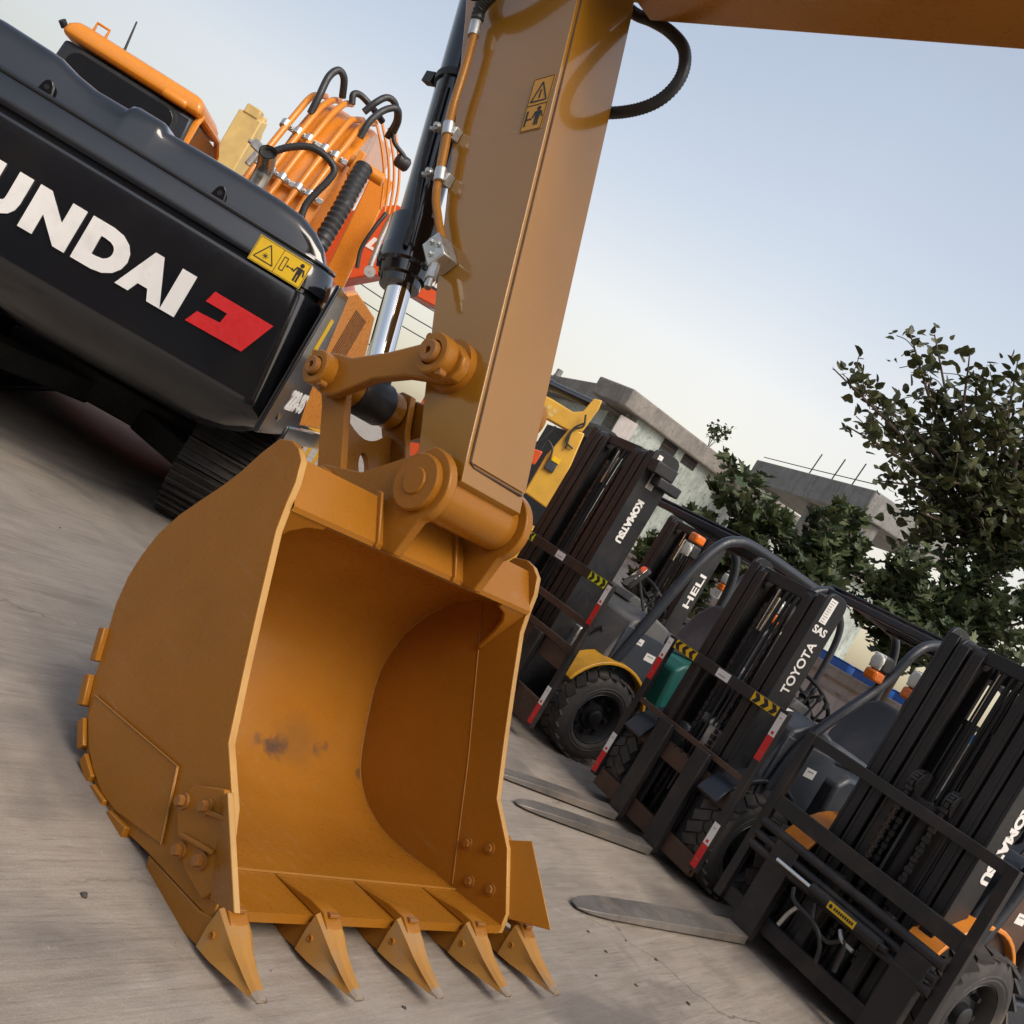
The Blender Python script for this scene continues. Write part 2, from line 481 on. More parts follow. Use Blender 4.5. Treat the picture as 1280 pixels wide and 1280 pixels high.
class Plate:
    """flat decal in a plane: local 2-D (u along xd, v along yd) lifted in layers off the face"""
    def __init__(s, p, xd, yd):
        s.p = V(p); s.x = V(xd).normalized(); s.y = V(yd).normalized(); s.z = s.x.cross(s.y)
        s.mb = MB(); s.idx = {}
    def poly(s, pts, lift, mi, th=.0012):
        A = [s.mb.bm.verts.new(s.p + s.x * u + s.y * v + s.z * (lift + th)) for u, v in pts]
        B = [s.mb.bm.verts.new(s.p + s.x * u + s.y * v + s.z * (lift)) for u, v in pts]
        fs = [s.mb.bm.faces.new(A), s.mb.bm.faces.new(B[::-1])]
        n = len(pts)
        for i in range(n):
            fs.append(s.mb.bm.faces.new((A[i], B[i], B[(i + 1) % n], A[(i + 1) % n])))
        for f in fs: f.material_index = mi
    def line(s, a, b, w, lift, mi):
        a, b = V((a[0], a[1])), V((b[0], b[1]))
        d = (b - a).normalized(); n_ = V((-d.y, d.x)) * w / 2
        s.poly([tuple(a + n_), tuple(a - n_), tuple(b - n_), tuple(b + n_)], lift, mi)
    def rect(s, u0, v0, u1, v1, lift, mi):
        s.poly([(u0, v0), (u1, v0), (u1, v1), (u0, v1)], lift, mi)
    def disc(s, u, v, r, lift, mi, n=12):
        s.poly([(u + r * math.cos(2 * PI * i / n), v + r * math.sin(2 * PI * i / n)) for i in range(n)], lift, mi)
    def figure(s, u, v, h, lift, mi):
        s.disc(u, v + h * .88, h * .11, lift, mi)
        s.rect(u - h * .13, v + h * .38, u + h * .13, v + h * .74, lift, mi)
        s.rect(u - h * .12, v, u - h * .02, v + h * .38, lift, mi)
        s.rect(u + h * .02, v, u + h * .12, v + h * .38, lift, mi)
        s.line((u - h * .16, v + h * .72), (u - h * .27, v + h * .4), h * .08, lift, mi)
        s.line((u + h * .16, v + h * .72), (u + h * .27, v + h * .4), h * .08, lift, mi)
    def build(s, name, mats, parent):
        return s.mb.build(name, mats, parent, smooth=0)

def warning_sticker(p, xd, yd, w, h, parent, vertical=False, base='decal_yellow'):
    pl = Plate(p, xd, yd)
    pl.rect(0, 0, w, h, .0005, 0)
    e = min(w, h) * .035
    for a, b in (((e, e), (w - e, e)), ((w - e, e), (w - e, h - e)), ((w - e, h - e), (e, h - e)), ((e, h - e), (e, e))):
        pl.line(a, b, e * .5, .002, 1)
    if vertical:
        T = ((w * .15, h * .55), (w * .85, h * .55), (w * .5, h * .9)); lw = w * .055
        for i in range(3): pl.line(T[i], T[(i + 1) % 3], lw, .002, 1)
        pl.line((w * .5, h * .6), (w * .5, h * .76), lw, .002, 1)
        pl.line((e, h * .48), (w - e, h * .48), lw * .5, .002, 1)
        pl.figure(w * .66, h * .1, h * .34, .002, 1)
        pl.line((w * .15, h * .22), (w * .42, h * .22), lw, .002, 1)
        pl.rect(w * .12, h * .1, w * .2, h * .38, .002, 1)
    else:
        T = ((w * .06, h * .2), (w * .42, h * .2), (w * .24, h * .84)); lw = h * .04
        for i in range(3): pl.line(T[i], T[(i + 1) % 3], lw, .002, 1)
        for k in range(7):
            a = 2 * PI * k / 7
            pl.line((w * .24, h * .4), (w * .24 + h * .11 * math.cos(a), h * .4 + h * .11 * math.sin(a)), h * .022, .002, 1)
        pl.line((w * .47, e), (w * .47, h - e), e * .5, .002, 1)
        U = ((w * .53, h * .25), (w * .6, h * .25), (w * .6, h * .75), (w * .53, h * .75))
        for i in range(4): pl.line(U[i], U[(i + 1) % 4], h * .03, .002, 1)
        pl.line((w * .64, h * .5), (w * .74, h * .5), h * .035, .002, 1)
        pl.poly([(w * .62, h * .5), (w * .65, h * .56), (w * .65, h * .44)], .0035, 1)
        pl.poly([(w * .76, h * .5), (w * .73, h * .44), (w * .73, h * .56)], .0035, 1)
        pl.figure(w * .86, h * .14, h * .74, .002, 1)
    return pl.build('warning_sticker', [M[base], M['decal_black']], parent)

# ================================================================== GROUND
g = MB()
n = 24
rows = []
def gcoord(i):
    t = (i / n) * 2 - 1
    return math.copysign(abs(t) ** 3, t) * 400
for i in range(n + 1):
    rows.append([V((gcoord(i), gcoord(j) + 6, 0)) for j in range(n + 1)])
g.grid(rows)
go = structure(g.build('ground', M['ground'], None, smooth=0))

# ================================================================== CARAMEL EXCAVATOR (front attachment)
EXO = V((.0842, 2.5874, 0)); EXY = -42.64
ex = thing('excavator', 'glossy caramel brown excavator whose toothed bucket rests on the concrete in the foreground', 'excavator', EXO, EXY)
OC = M['ochre']
W0, W1 = -.058, 1.250        # outer faces of the bucket cheeks
WC = (W0 + W1) / 2

# ---- bucket shell (wrapper)
outer = [(-.252, .086), (-.50, .050), (-.62, .036), (-.80, .000), (-.95, -.008), (-1.06, .010), (-1.148, .040), (-1.246, .103), (-1.322, .205),
         (-1.399, .352), (-1.445, .46), (-1.462, .57), (-1.44, .72), (-1.385, .835), (-1.319, .924), (-1.255, 1.005), (-1.198, 1.085), (-1.135, 1.17), (-1.06, 1.222), (-.995, 1.236)]
inner = [(-.252, .118), (-.50, .083), (-.62, .068), (-.80, .036), (-.95, .026), (-1.05, .040), (-1.135, .066), (-1.23, .127), (-1.300, .220),
         (-1.376, .362), (-1.420, .465), (-1.437, .57), (-1.417, .71), (-1.365, .82), (-1.30, .906), (-1.225, .975), (-1.12, 1.030), (-1.03, 1.060), (-.95, 1.078), (-.886, 1.086)]
def smooth2(p, k=4):
    q = catmull([V((a[0], a[1], 0)) for a in p], k)
    return [(a.x, a.y) for a in q]
b = MB()
o2, i2 = smooth2(outer), smooth2(inner)
ya, yb = W0 + .023, W1 - .023
ring = o2 + [(-.884, 1.104)] + i2[::-1]
rows = [[V((p[0], y, p[1])) for p in ring] for y in (ya, yb)]
b.grid(rows, close_u=True)
bucket = b.build('bucket', OC, ex, smooth=35)
def smudged():
    m = OC.copy(); m.name = 'ochre_paint_smudged'; nt = m.node_tree
    bs = [n_ for n_ in nt.nodes if n_.type == 'BSDF_PRINCIPLED'][0]
    src = bs.inputs['Base Color'].links[0].from_socket
    tc = nt.nodes.new('ShaderNodeTexCoord'); nz = noise(nt, 16, 6, .7, tc.outputs['Object'], .5)
    va = nt.nodes.new('ShaderNodeVectorMath'); va.operation = 'MULTIPLY_ADD'
    nt.links.new(nz.outputs['Color'], va.inputs[0]); va.inputs[1].default_value = (.12, .12, .12); nt.links.new(tc.outputs['Object'], va.inputs[2])
    Rz = Matrix.Rotation(math.radians(-EXY), 3, 'Z')
    o_ = Rz @ (CAM - EXO)
    bpy.context.view_layer.update()
    for px, py, r_, am in ((340, 934, .052, .8), (352, 930, .04, .6), (322, 926, .035, .5), (398, 939, .036, .6), (406, 932, .028, .5), (370, 926, .13, .22), (448, 966, .03, .6)):
        ok, hit, nn_, i_ = bucket.ray_cast(o_, Rz @ ray(px, py).normalized())
        if not ok: continue
        ds = nt.nodes.new('ShaderNodeVectorMath'); ds.operation = 'DISTANCE'
        nt.links.new(va.outputs[0], ds.inputs[0]); ds.inputs[1].default_value = tuple(hit + V((.06, .06, .06)))
        rp_ = ramp(nt, ds.outputs['Value'], r_ * .35, r_, (am,) * 3, (0, 0, 0))
        src = mix(nt, rp_.outputs[0], src, (.055, .042, .04))
    nt.links.new(src, bs.inputs['Base Color'])
    return m
bucket.data.materials.clear(); bucket.data.materials.append(smudged())

# ---- cheeks (side plates)
edge = [(-.262, .16), (-.40, .338), (-.555, .450), (-.66, .63), (-.76, .81), (-.87, 1.015), (-.894, 1.10), (-.908, 1.17), (-.940, 1.236), (-.985, 1.262), (-1.035, 1.270), (-1.098, 1.252), (-1.148, 1.18), (-1.198, 1.085),
        (-1.255, 1.003), (-1.319, .924), (-1.385, .838), (-1.440, .735), (-1.463, .64), (-1.469, .551), (-1.448, .45), (-1.399, .352), (-1.322, .206), (-1.246, .103), (-1.148, .040), (-1.06, .010), (-.95, -.010), (-.80, -.001), (-.62, .034), (-.36, .07), (-.25, .088)]
for (y0, y1, s) in ((W0, W0 + .027, -1), (W1 - .027, W1, 1)):
    c = MB(); c.prism(edge, y0, y1)
    side = c.build('side_plate', [OC, M['ochre_lit_edge']], bucket, bevel=.0035)
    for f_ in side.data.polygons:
        if abs(f_.normal.y) < .5 and f_.normal.x > .2: f_.material_index = 1  # rim faces turned to the light take the painted-in brighter colour
    # stiffener welded to the outer lower corner
    yf = y0 if s < 0 else y1
    c = MB()
    pl = [(-1.262, .19), (-.69, .282), (-.575, .092), (-.84, .022), (-.95, .014), (-1.06, .034), (-1.145, .064), (-1.235, .125)]
    c.prism(pl, yf, yf + s * .009)
    c.build('wear_plate', OC, bucket, bevel=.004)
# weld bead lines along plate joints
for (y, pts) in ((W0 - .010, [(-1.262, .19), (-.69, .282), (-.575, .092)]), (W1 - .0285, [(-1.12, 1.02), (-.766, .485), (-.53, .089)])):
    c = MB(); c.tube([V((p[0], y, p[1])) for p in pts], .0024, 6, smooth=False)
    c.build('weld_seam', M['ochre_seam'], bucket)
c = MB(); c.tube([V((p[0], W1 - .028, p[1])) for p in inner[2:15]], .0032, 6); c.build('weld_seam', M['ochre_seam'], bucket)
c = MB(); c.tube([V((-.503, W0 + .03, .0855)), V((-.503, W1 - .03, .0855))], .004, 6, smooth=False); c.build('weld_seam', M['ochre_seam'], bucket)
c = MB(); c.tube([V((-1.03, W0 + .03, 1.059)), V((-1.03, W1 - .03, 1.059))], .004, 6, smooth=False); c.build('weld_seam', M['ochre_seam'], bucket)
# corner gussets under the top plate
for y, s in ((W0 + .027, 1), (W1 - .027, -1)):
    c = MB()
    # curved web lying close to the mouth
    P = [(0, 0), (.16, 0), (.155, -.02), (.10, -.035), (.06, -.07), (.035, -.13), (.02, -.22), (0, -.23)]
    poly = [(y + s * a, 1.088 + bz) for a, bz in P]
    A = []
    c.prism([(p[0], p[1]) for p in poly], 0, .016, plane='yz')
    # lean with the cheek's edge
    for v in c.bm.verts:
        v.co.x += -.905 + (v.co.z - 1.088) * -.50 * -1
    c.build('gusset', OC, bucket, bevel=.003)
# raised end ribs of the top plate
for y in (.335, W0 + .8, 1.195 - .335 + .02):
    c = MB(); c.prism([(-.872, 1.09), (-.872, 1.112), (-.985, 1.258), (-1.02, 1.252), (-.99, 1.21), (-.90, 1.09)], y - .006, y + .006)
    if y < .8 and y > .4: 
        pass
    c.build('end_rib', OC, bucket, bevel=.004)

# ---- hinge ears
ear = arc(-.884, 1.349, .137, 100, -50, 16) + [(-.818, 1.10), (-.90, 1.085), (-1.02, 1.10), (-1.18, 1.05), (-1.30, 1.02)] + arc(-1.345, 1.13, .095, 250, 110, 8) + [(-1.18, 1.270), (-1.03, 1.385)]
for y0 in (.365, .800):
    c = MB(); c.prism(ear, y0, y0 + .04)
    e = c.build('hinge_ear', OC, bucket, bevel=.005)
    yo = y0 if y0 < .6 else y0 + .04
    s = -1 if y0 < .6 else 1
    c = MB(); c.lathe((-.884, yo, 1.349), (0, s, 0), [(0, .104), (.018, .104), (.024, .098), (.024, .001)], 40)
    c.build('pin_boss', OC, bucket, smooth=30)
    c = MB(); c.lathe((-.884, yo + s * .022, 1.349), (0, s, 0), [(0, .05), (.004, .050), (.009, .046), (.009, .001)], 32)
    c.build('pivot_pin', OC, bucket, smooth=30)
    c = MB(); c.lathe((-1.345, yo, 1.13), (0, s, 0), [(0, .08), (.02, .08), (.024, .075), (.024, .001)], 32)
    c.build('pin_boss', OC, bucket, smooth=30)

# ---- side cutters with bolts
for s, yf in ((-1, W0), (1, W1)):
    c = MB()
    base = [(-.602, .225), (-.565, .300), (-.445, .365), (-.412, .345), (-.268, .168), (-.30, .115), (-.42, .120), (-.52, .165)]
    c.prism(base, yf, yf + s * .022)
    o = c.build('side_cutter', OC, bucket, bevel=.003)
    # flared wing along the leading edge
    c = MB()
    th = .018
    A0, A1 = V((-.435, yf + s * .006, .352)), V((-.262, yf + s * .006, .140))
    B0, B1 = V((-.372, yf + s * .050, .398)), V((-.115, yf + s * .050, .208))
    nn = ((A1 - A0).cross(B0 - A0)).normalized() * th
    c.face([A0, A1, B1, B0]); c.face([A0 + nn, B0 + nn, B1 + nn, A1 + nn])
    for p, q in ((A0, A1), (A1, B1), (B1, B0), (B0, A0)): c.face([p, q, q + nn, p + nn])
    bmesh.ops.remove_doubles(c.bm, verts=c.bm.verts, dist=1e-5)
    cwg = c.build('cutter_wing', [OC, M['ochre_lit_edge']], bucket, bevel=.003)
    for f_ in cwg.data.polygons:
        if f_.area < .010 and f_.normal.x > .5 and f_.normal.z > .2 and f_.center.x > -.32: f_.material_index = 1  # brightness of the light-facing wing edge is painted in
    for zz in (.20, .30):
        c = MB(); c.prism([(-.56 + zz * .3, zz - .03), (-.345, zz + .02), (-.345, zz + .035), (-.56 + zz * .3, zz - .015)], yf + s * .02, yf + s * .034)
        c.build('cutter_rib', OC, bucket, bevel=.004)
    for (x, z) in ((-.566, .243), (-.466, .292), (-.470, .146), (-.372, .182)):
        c = MB(); c.bolt((x, yf + s * .021, z), (0, s, 0), .017, .028); c.bolt((x, yf - s * .027, z), (0, -s, 0), .016, .016)
        c.build('bolt', M['ochre_worn'], bucket)

# ---- wear blocks round the heel
for (x, z, a, L) in ((-1.405, .308, 63, .115), (-1.335, .165, 57, .105), (-1.215, .062, 36, .10), (-1.085, .006, 14, .10), (-.955, -.018, -3, .10), (-.80, -.010, -9, .12)):
    for y in (W0 - .012 + .06, W1 + .012 - .06):
        c = MB()
        ca, sa = math.cos(math.radians(180 - a)), math.sin(math.radians(180 - a))
        R = Matrix(((ca, 0, sa), (0, 1, 0), (-sa, 0, ca)))
        c.box((x - .010 * 0 + .014 * math.sin(math.radians(a)), y, z + .014 * math.cos(math.radians(a))), (L, .135, .036), Matrix.Rotation(math.radians(a), 3, 'Y'))
        c.build('wear_block', OC, bucket, bevel=.004)

# ---- teeth: adapter straddling the lip + pointed tip
TL = 1.3594
for k in range(5):
    y = TL * k / 4 - (.075 if k == 4 else 0) + (-.0 if k == 0 else 0)
    y = [0.015, .355, .706 - .04, 1.02 - .04, 1.30 - .075][k] if False else [0.0, .352, .702, 1.052, 1.335][k]
    y = y - .02
    big = k in (0, 4)
    c = MB()
    w = .052
    # upper strap rising from the floor, nose and lower strap
    up = [(-.500, .084), (-.44, .100), (-.30, .140), (-.225, .150), (-.18, .128), (-.18, .062), (-.225, .045), (-.26, .118)]
    lo = [(-.62 if big else -.50, .028 if big else .046), (-.60 if big else -.48, -.004 if big else .02), (-.33, -.006), (-.23, .014), (-.19, .040), (-.19, .110), (-.25, .098), (-.30, .078)]
    c.prism(up, y - w * .62, y + w * .62)
    c.prism(lo, y - w * .8, y + w * .8)
    for v in c.bm.verts:       # narrow the tail of the straps
        if v.co.x < -.4: v.co.y = y + (v.co.y - y) * (.4 if v.co.z > .06 else .75)
    ad = c.build('tooth_adapter', OC, bucket, bevel=.006)
    # tip
    c = MB()
    st = [(-.235, .016, .145, .048, .050), (-.170, .022, .124, .045, .046), (-.115, .030, .100, .035, .037), (-.06, .038, .083, .028, .029), (-.005, .046, .069, .022, .022), (.022, .052, .062, .017, .017)]
    rows = []
    for (x, z0, z1, ht, hb) in st:
        sc_ = .022 if -.13 < x < -.02 else (.010 if x > -.2 and x < -.02 else 0)
        zm = (z0 + z1) / 2
        rows.append([V((x, y - hb, z0)), V((x, y + hb, z0)), V((x, y + hb * 1.04 - sc_ * .6, zm)), V((x, y + ht * .95, z1 - .012)), V((x, y + ht * .55, z1)), V((x, y + ht * .18, z1 - sc_ * .35)),
                     V((x, y - ht * .18, z1 - sc_ * .35)), V((x, y - ht * .55, z1)), V((x, y - ht * .95, z1 - .012)), V((x, y - hb * 1.04 + sc_ * .6, zm))])
    vs = c.grid(rows, close_u=True); c.cap(vs[0][::-1]); c.cap(vs[-1])
    c.bm.faces.ensure_lookup_table()
    tp = c.build('tooth', [M['tooth'], M['ochre_tip']], bucket, bevel=.004)
    for p in tp.data.polygons:
        if p.center.x > -.03: p.material_index = 1
    for s in (-1, 1):
        c = MB(); c.lathe((-.205, y + s * .046, .075), (0, s, 0), [(0, .011), (.004, .011), (.006, .009), (.006, .006), (.002, .005), (.002, .001)], 16)
        c.build('tooth_pin', OC, bucket)
    c = MB(); c.box((-.213, y, .150), (.018, .04, .012)); c.build('tooth_lock', M['decal_black'] if False else M['ochre_worn'], bucket, bevel=.002)

# ---- bucket link (H link)
P0, P1 = V((-1.665, 0, 1.512)), V((-1.345, 0, 1.13))
d = (P1 - P0).normalized(); nrm = V((-d.z, 0, d.x))
if nrm.x < 0: nrm = -nrm
def hl(t, o):   # along, across
    p = P0 + d * t + nrm * o
    return (p.x, p.z)
Lk = (P1 - P0).length
c = MB()
for y0 in (.408, .752):
    prof = [hl(-.09, -.04), hl(-.05, -.09), hl(.1, -.066), hl(Lk - .1, -.066), hl(Lk + .05, -.085), hl(Lk + .09, -.03), hl(Lk + .09, .03), hl(Lk + .05, .085), hl(Lk - .1, .066), hl(.1, .066), hl(-.05, .09), hl(-.09, .04)]
    c.prism(prof, y0, y0 + .034)
link = c.build('bucket_link', OC, ex, bevel=.005)
c = MB()     # web with an oval slot, built as a frame round the slot
wz = .0
def webpt(t, y, o): 
    q = P0 + d * t + nrm * o
    return V((q.x, y, q.z))
ws, we, yA, yB = .12, Lk - .06, .442, .752
slot = [(ws + .19 + .055 * math.cos(a) * 1.1, .597 + .028 * math.sin(a) + (0)) for a in [2 * PI * i / 20 for i in range(20)]]
# outer loop sampled with the U-shaped cut-out for the rod end
outl = [(we, yA), (we, yB), (ws, yB)] + [(ws + .07 * math.sin(PI * i / 8), .72 - .25 * i / 8) for i in range(9)] + [(ws, yA)]
for o_ in (-.012, .012):
    bmv = [c.bm.verts.new(webpt(t, y, o_ - .02)) for t, y in outl]
    hv = [c.bm.verts.new(webpt(t, y, o_ - .02)) for t, y in slot]
    es = [c.bm.edges.new((bmv[i], bmv[(i + 1) % len(bmv)])) for i in range(len(bmv))] + [c.bm.edges.new((hv[i], hv[(i + 1) % len(hv)])) for i in range(len(hv))]
    bmesh.ops.triangle_fill(c.bm, edges=es, use_beauty=True)
    if o_ < 0: lowv, lowh = bmv, hv
    else:
        for a_, b_ in ((lowv, bmv), (lowh, hv)):
            for i in range(len(a_)):
                j = (i + 1) % len(a_)
                c.bm.faces.new((a_[i], a_[j], b_[j], b_[i]))
c.build('link_web', OC, link, smooth=25)

# ---- rocker links at both sides of the arm
out_l = [(-1.242, 1.774), (-1.17, 1.80), (-1.12, 1.832), (-1.06, 1.83), (-1.0, 1.80), (-.985, 1.755), (-1.0, 1.71), (-1.064, 1.682), (-1.228, 1.645), (-1.381, 1.579), (-1.47, 1.51), (-1.545, 1.452), (-1.609, 1.430), (-1.69, 1.44), (-1.745, 1.49), (-1.75, 1.545), (-1.70, 1.59), (-1.64, 1.602), (-1.56, 1.612), (-1.38, 1.696)]
for y0, s in ((.352, -1), (.798, 1)):
    c = MB(); c.prism(out_l, y0, y0 + .045)
    rk = c.build('rocker_link', OC, ex, bevel=.008)
    yo = y0 if s < 0 else y0 + .045
    for (x, z, r) in ((-1.098, 1.757, .078), (-1.662, 1.511, .072)):
        c = MB(); c.lathe((x, yo, z), (0, s, 0), [(0, r), (.05, r), (.056, r - .006), (.056, r - .03), (.02, r - .034), (.02, .001)], 30)
        c.build('pin_boss', OC, rk, smooth=30)
        c = MB(); c.lathe((x, yo + s * .01, z), (0, s, 0), [(0, r - .036), (.060, r - .036), (.066, r - .042), (.066, .014), (.046, .012), (.046, .001)], 26)
        c.build('pivot_pin', M['ochre_worn'], rk, smooth=30)
        for an in (-35, 145):
            c = MB()
            q = V((x + (r + .004) * math.cos(math.radians(an)), yo + s * .03, z + (r + .004) * math.sin(math.radians(an))))
            c.cyl(q - V((0, .016, 0)), q + V((0, .016, 0)), .014, n=12)
            c.build('bolt', M['ochre_worn'], rk)
for y0 in (.395, .755):
    c = MB(); c.cyl((-1.098, y0, 1.757), (-1.098, y0 + .045, 1.757), .098, n=36); c.build('pivot_collar', OC, ex, smooth=30)
c = MB(); c.cyl((-1.665, .40, 1.512), (-1.665, .795, 1.512), .045, n=24); c.build('link_pin', OC, ex)
c = MB(); c.lathe((-1.665, .655, 1.512), (0, 1, 0), [(0, .080), (.085, .080), (.092, .074)], 30); c.lathe((-1.665, .44, 1.512), (0, 1, 0), [(0, .074), (.055, .080), (.07, .080)], 30)
c.build('link_boss', OC, ex, smooth=30)

# ---- arm (stick)
af = [(-.780, 1.428), (-.836, 1.545), (-.944, 1.79), (-1.056, 2.045), (-1.177, 2.32), (-1.300, 2.60), (-1.432, 2.90), (-1.599, 3.28), (-1.674, 3.45), (-1.806, 3.75), (-1.98, 4.15)]
ab = [(-2.62, 4.35), (-2.75, 3.95), (-2.55, 3.58), (-2.19, 3.10), (-1.86, 2.63), (-1.62, 2.28), (-1.365, 1.905), (-1.284, 1.785), (-1.093, 1.507), (-1.040, 1.428), (-.96, 1.37), (-.86, 1.36)]
AY0, AY1 = .430, .766
c = MB(); c.prism(af + ab, AY0, AY1)
arm = c.build('arm', M['ochre_arm'], ex, bevel=.003)
# front cover plate and its weld bead
c = MB()
fr = [(-.812, 1.497)] + af[2:9]
fn = V((.905, 0, .42))
rows = [[V((p[0], y, p[1])) + fn * .006 for p in fr] for y in (AY0 + .022, AY1 - .004)]
vs = c.grid(rows)
c.build('arm_front_plate', M['ochre_arm'], arm)
c = MB(); c.tube([V((p[0], AY0 + .021, p[1])) + fn * .002 for p in fr[::-1]] , .0040, 6, smooth=False)
c.tube([V((fr[0][0], AY0 + .021, fr[0][1])) + fn * .004, V((fr[0][0], AY0 + .045, fr[0][1] - .012)) + fn * .004, V((fr[0][0] + .006, AY1 - .02, fr[0][1] - .012)) + fn * .005], .0048, 6, smooth=False)
c.build('weld_seam', M['rusty'], arm)
c = MB(); c.cyl((-.884, .407, 1.349), (-.884, .798, 1.349), .100, n=40)
c.build('arm_boss', OC, arm, smooth=30)
c = MB(); c.tube([V((-.80, .43, 1.432)), V((-.80, .766, 1.432))], .009, 8, smooth=False); c.build('weld_seam', M['ochre_seam'], arm)
warning_sticker((-1.468, AY0 - .0006, 2.66), (.93, 0, .36), (-.36, 0, .93), .105, .24, arm, True, 'decal_faded')
# small dent mark of scraped paint on the front plate is left to the paint's own wear

# ---- boom
bp_ = [(-2.35, 3.62), (-2.1, 3.45), (-1.55, 3.412), (.9, 3.43), (2.4, 3.22), (4.4, 2.2), (4.9, 2.5), (2.7, 4.05), (.6, 4.35), (-1.2, 4.2), (-2.2, 3.95)]
c = MB(); c.prism(bp_[2:-2] + [(-1.45, 4.1)], .425, .772)
boom = c.build('boom', OC, ex, bevel=.006)
c = MB()
for y0, y1 in ((.372, .425), (.772, .825)):
    c.prism([(-2.3, 3.56), (-1.35, 3.50), (-1.0, 3.62), (-.8, 4.0), (-1.2, 4.18), (-2.2, 3.9)], y0, y1)
c.build('boom_nose', OC, boom, bevel=.005)

# ---- bucket cylinder
A, B = V((-2.55, WC, 3.56)), V((-1.665, WC, 1.512))
dc = (B - A).normalized(); Lc = (B - A).length
c = MB(); c.cyl(A, A + dc * 1.44, .083, n=36)
cyl = c.build('bucket_cylinder', M['gloss_black'], ex, smooth=30)
c = MB(); c.lathe(A + dc * 1.42, dc, [(0, .084), (.006, .112), (.14, .115), (.155, .120), (.215, .120), (.225, .108), (.27, .100), (.28, .088), (.31, .086), (.312, .058)], 36)
c.build('cylinder_head', M['gloss_black'], cyl, smooth=30)
for i in range(10):
    a_ = 2 * PI * i / 10
    sd = dc.orthogonal().normalized(); tt = dc.cross(sd)
    q = A + dc * 1.632 + (sd * math.cos(a_) + tt * math.sin(a_)) * .107
    c = MB(); c.cyl(q, q + dc * .022, .012, n=6); c.build('bolt', M['matt_black'], cyl)
c = MB(); c.cyl(A + dc * 1.70, B - dc * .06, .0545, n=36)
c.build('cylinder_rod', M['chrome'], cyl, smooth=30)
c = MB(); c.lathe(B - dc * .155, dc, [(0, .058), (.015, .068), (.07, .074), (.12, .070)], 26); c.lathe(B + V((0, -.085, 0)), (0, 1, 0), [(0, .085), (.012, .092), (.158, .092), (.17, .085)], 30)
c.build('rod_end_boot', M['rubber'], cyl, smooth=35)
c = MB(); c.lathe(A + dc * .70, dc, [(0, .083), (.0, .094), (.035, .094), (.035, .083)], 30, caps=False); c.box(A + dc * .72 + V((-.11, -.05, -.02)), (.07, .04, .05)); c.build('cylinder_band', M['matt_black'], cyl)
c = MB(); c.tube([A + dc * .8 + V((.05, -.11, .05)), A + dc * 1.2 + V((.05, -.11, .05)), A + dc * 1.5 + V((.085, -.11, .06)), A + dc * 1.62 + V((.07, -.10, .05))], .013, 8)
c.build('cylinder_pipe', M['matt_black'], cyl)

# ---- pipe, clamps, valve and hoses on the arm
py = AY0 - .05
pp = [V((-2.0, py, 3.02)), V((-1.93, py, 2.86)), V((-1.86, py, 2.68)), V((-1.76, py, 2.50)), V((-1.665, py, 2.33)), V((-1.57, py, 2.235)), V((-1.48, py, 2.16))]
c = MB(); c.tube(pp, .017, 12)
pipe = c.build('hydraulic_pipe', OC, ex)
c = MB(); c.tube([p + V((-.075, .045, 0)) for p in pp[:4]] + [V((-1.74, py + .045, 2.35))], .011, 10); c.build('hydraulic_pipe', OC, ex)
for t in (V((-1.812, py, 2.59)), V((-1.70, py, 2.40))):
    c = MB(); dd = V((.5, 0, -.87))
    c.lathe(t - dd * .03, dd, [(0, .019), (0, .025), (.06, .025), (.06, .019)], 16)
    c.beam(t + V((-.03, 0, 0)), t + V((-.085, .01, -.01)), .045, .014)
    c.box(t + V((0, .028, 0)), (.06, .04, .05))
    c.build('pipe_clamp', M['zinc'], pipe, bevel=.003)
    c = MB(); c.bolt(t + V((-.06, -.008, 0)), (0, -1, 0), .011, .02); c.bolt(t + V((-.078, -.004, -.012)), (-.6, -.6, -.4), .010, .02); c.build('bolt', M['zinc'], pipe)
c = MB(); R = Matrix.Rotation(math.radians(35), 3, 'Y')
c.box((-1.455, AY0 - .044, 2.110), (.12, .085, .085), R)
vb = c.build('valve_block', M['zinc'], ex, bevel=.006)
c = MB(); c.cyl((-1.43, AY0 - .06, 2.07), (-1.375, AY0 - .085, 2.0), .02, n=6); c.cyl((-1.375, AY0 - .085, 2.0), (-1.35, AY0 - .095, 1.965), .013, n=12)
for q in ((-1.48, 2.135), (-1.435, 2.135), (-1.45, 2.09)):
    c.bolt((q[0], AY0 - .087, q[1]), (0, -1, 0), .010, .012)
c.build('valve_fitting', M['zinc'], vb)
# hose from the top of the pipe
c = MB(); c.cyl(pp[0] + V((.005, 0, -.02)), pp[0] + V((-.03, 0, .05)), .024, n=12); c.build('hose_fitting', M['zinc'], pipe)
h0 = pp[0] + V((-.03, 0, .05))
c = MB(); c.tube([h0, h0 + V((.0, -.015, .06)), V((-1.93, py - .04, 3.22)), V((-1.80, py - .06, 3.36)), V((-1.62, py - .08, 3.52)), V((-1.3, py - .08, 3.75))], .026, 12, rib=.12, riblen=.016)
c.build('hydraulic_hose', M['hose'], ex)
c = MB(); c.tube([V((-2.22, py - .03, 3.5)), V((-2.17, py - .03, 3.24)), V((-2.06, py - .05, 3.16)), V((-1.93, py - .07, 3.24)), V((-1.72, py - .08, 3.5)), V((-1.45, py - .06, 3.75))], .028, 12, rib=.12, riblen=.016)
c.build('hydraulic_hose', M['hose'], ex)
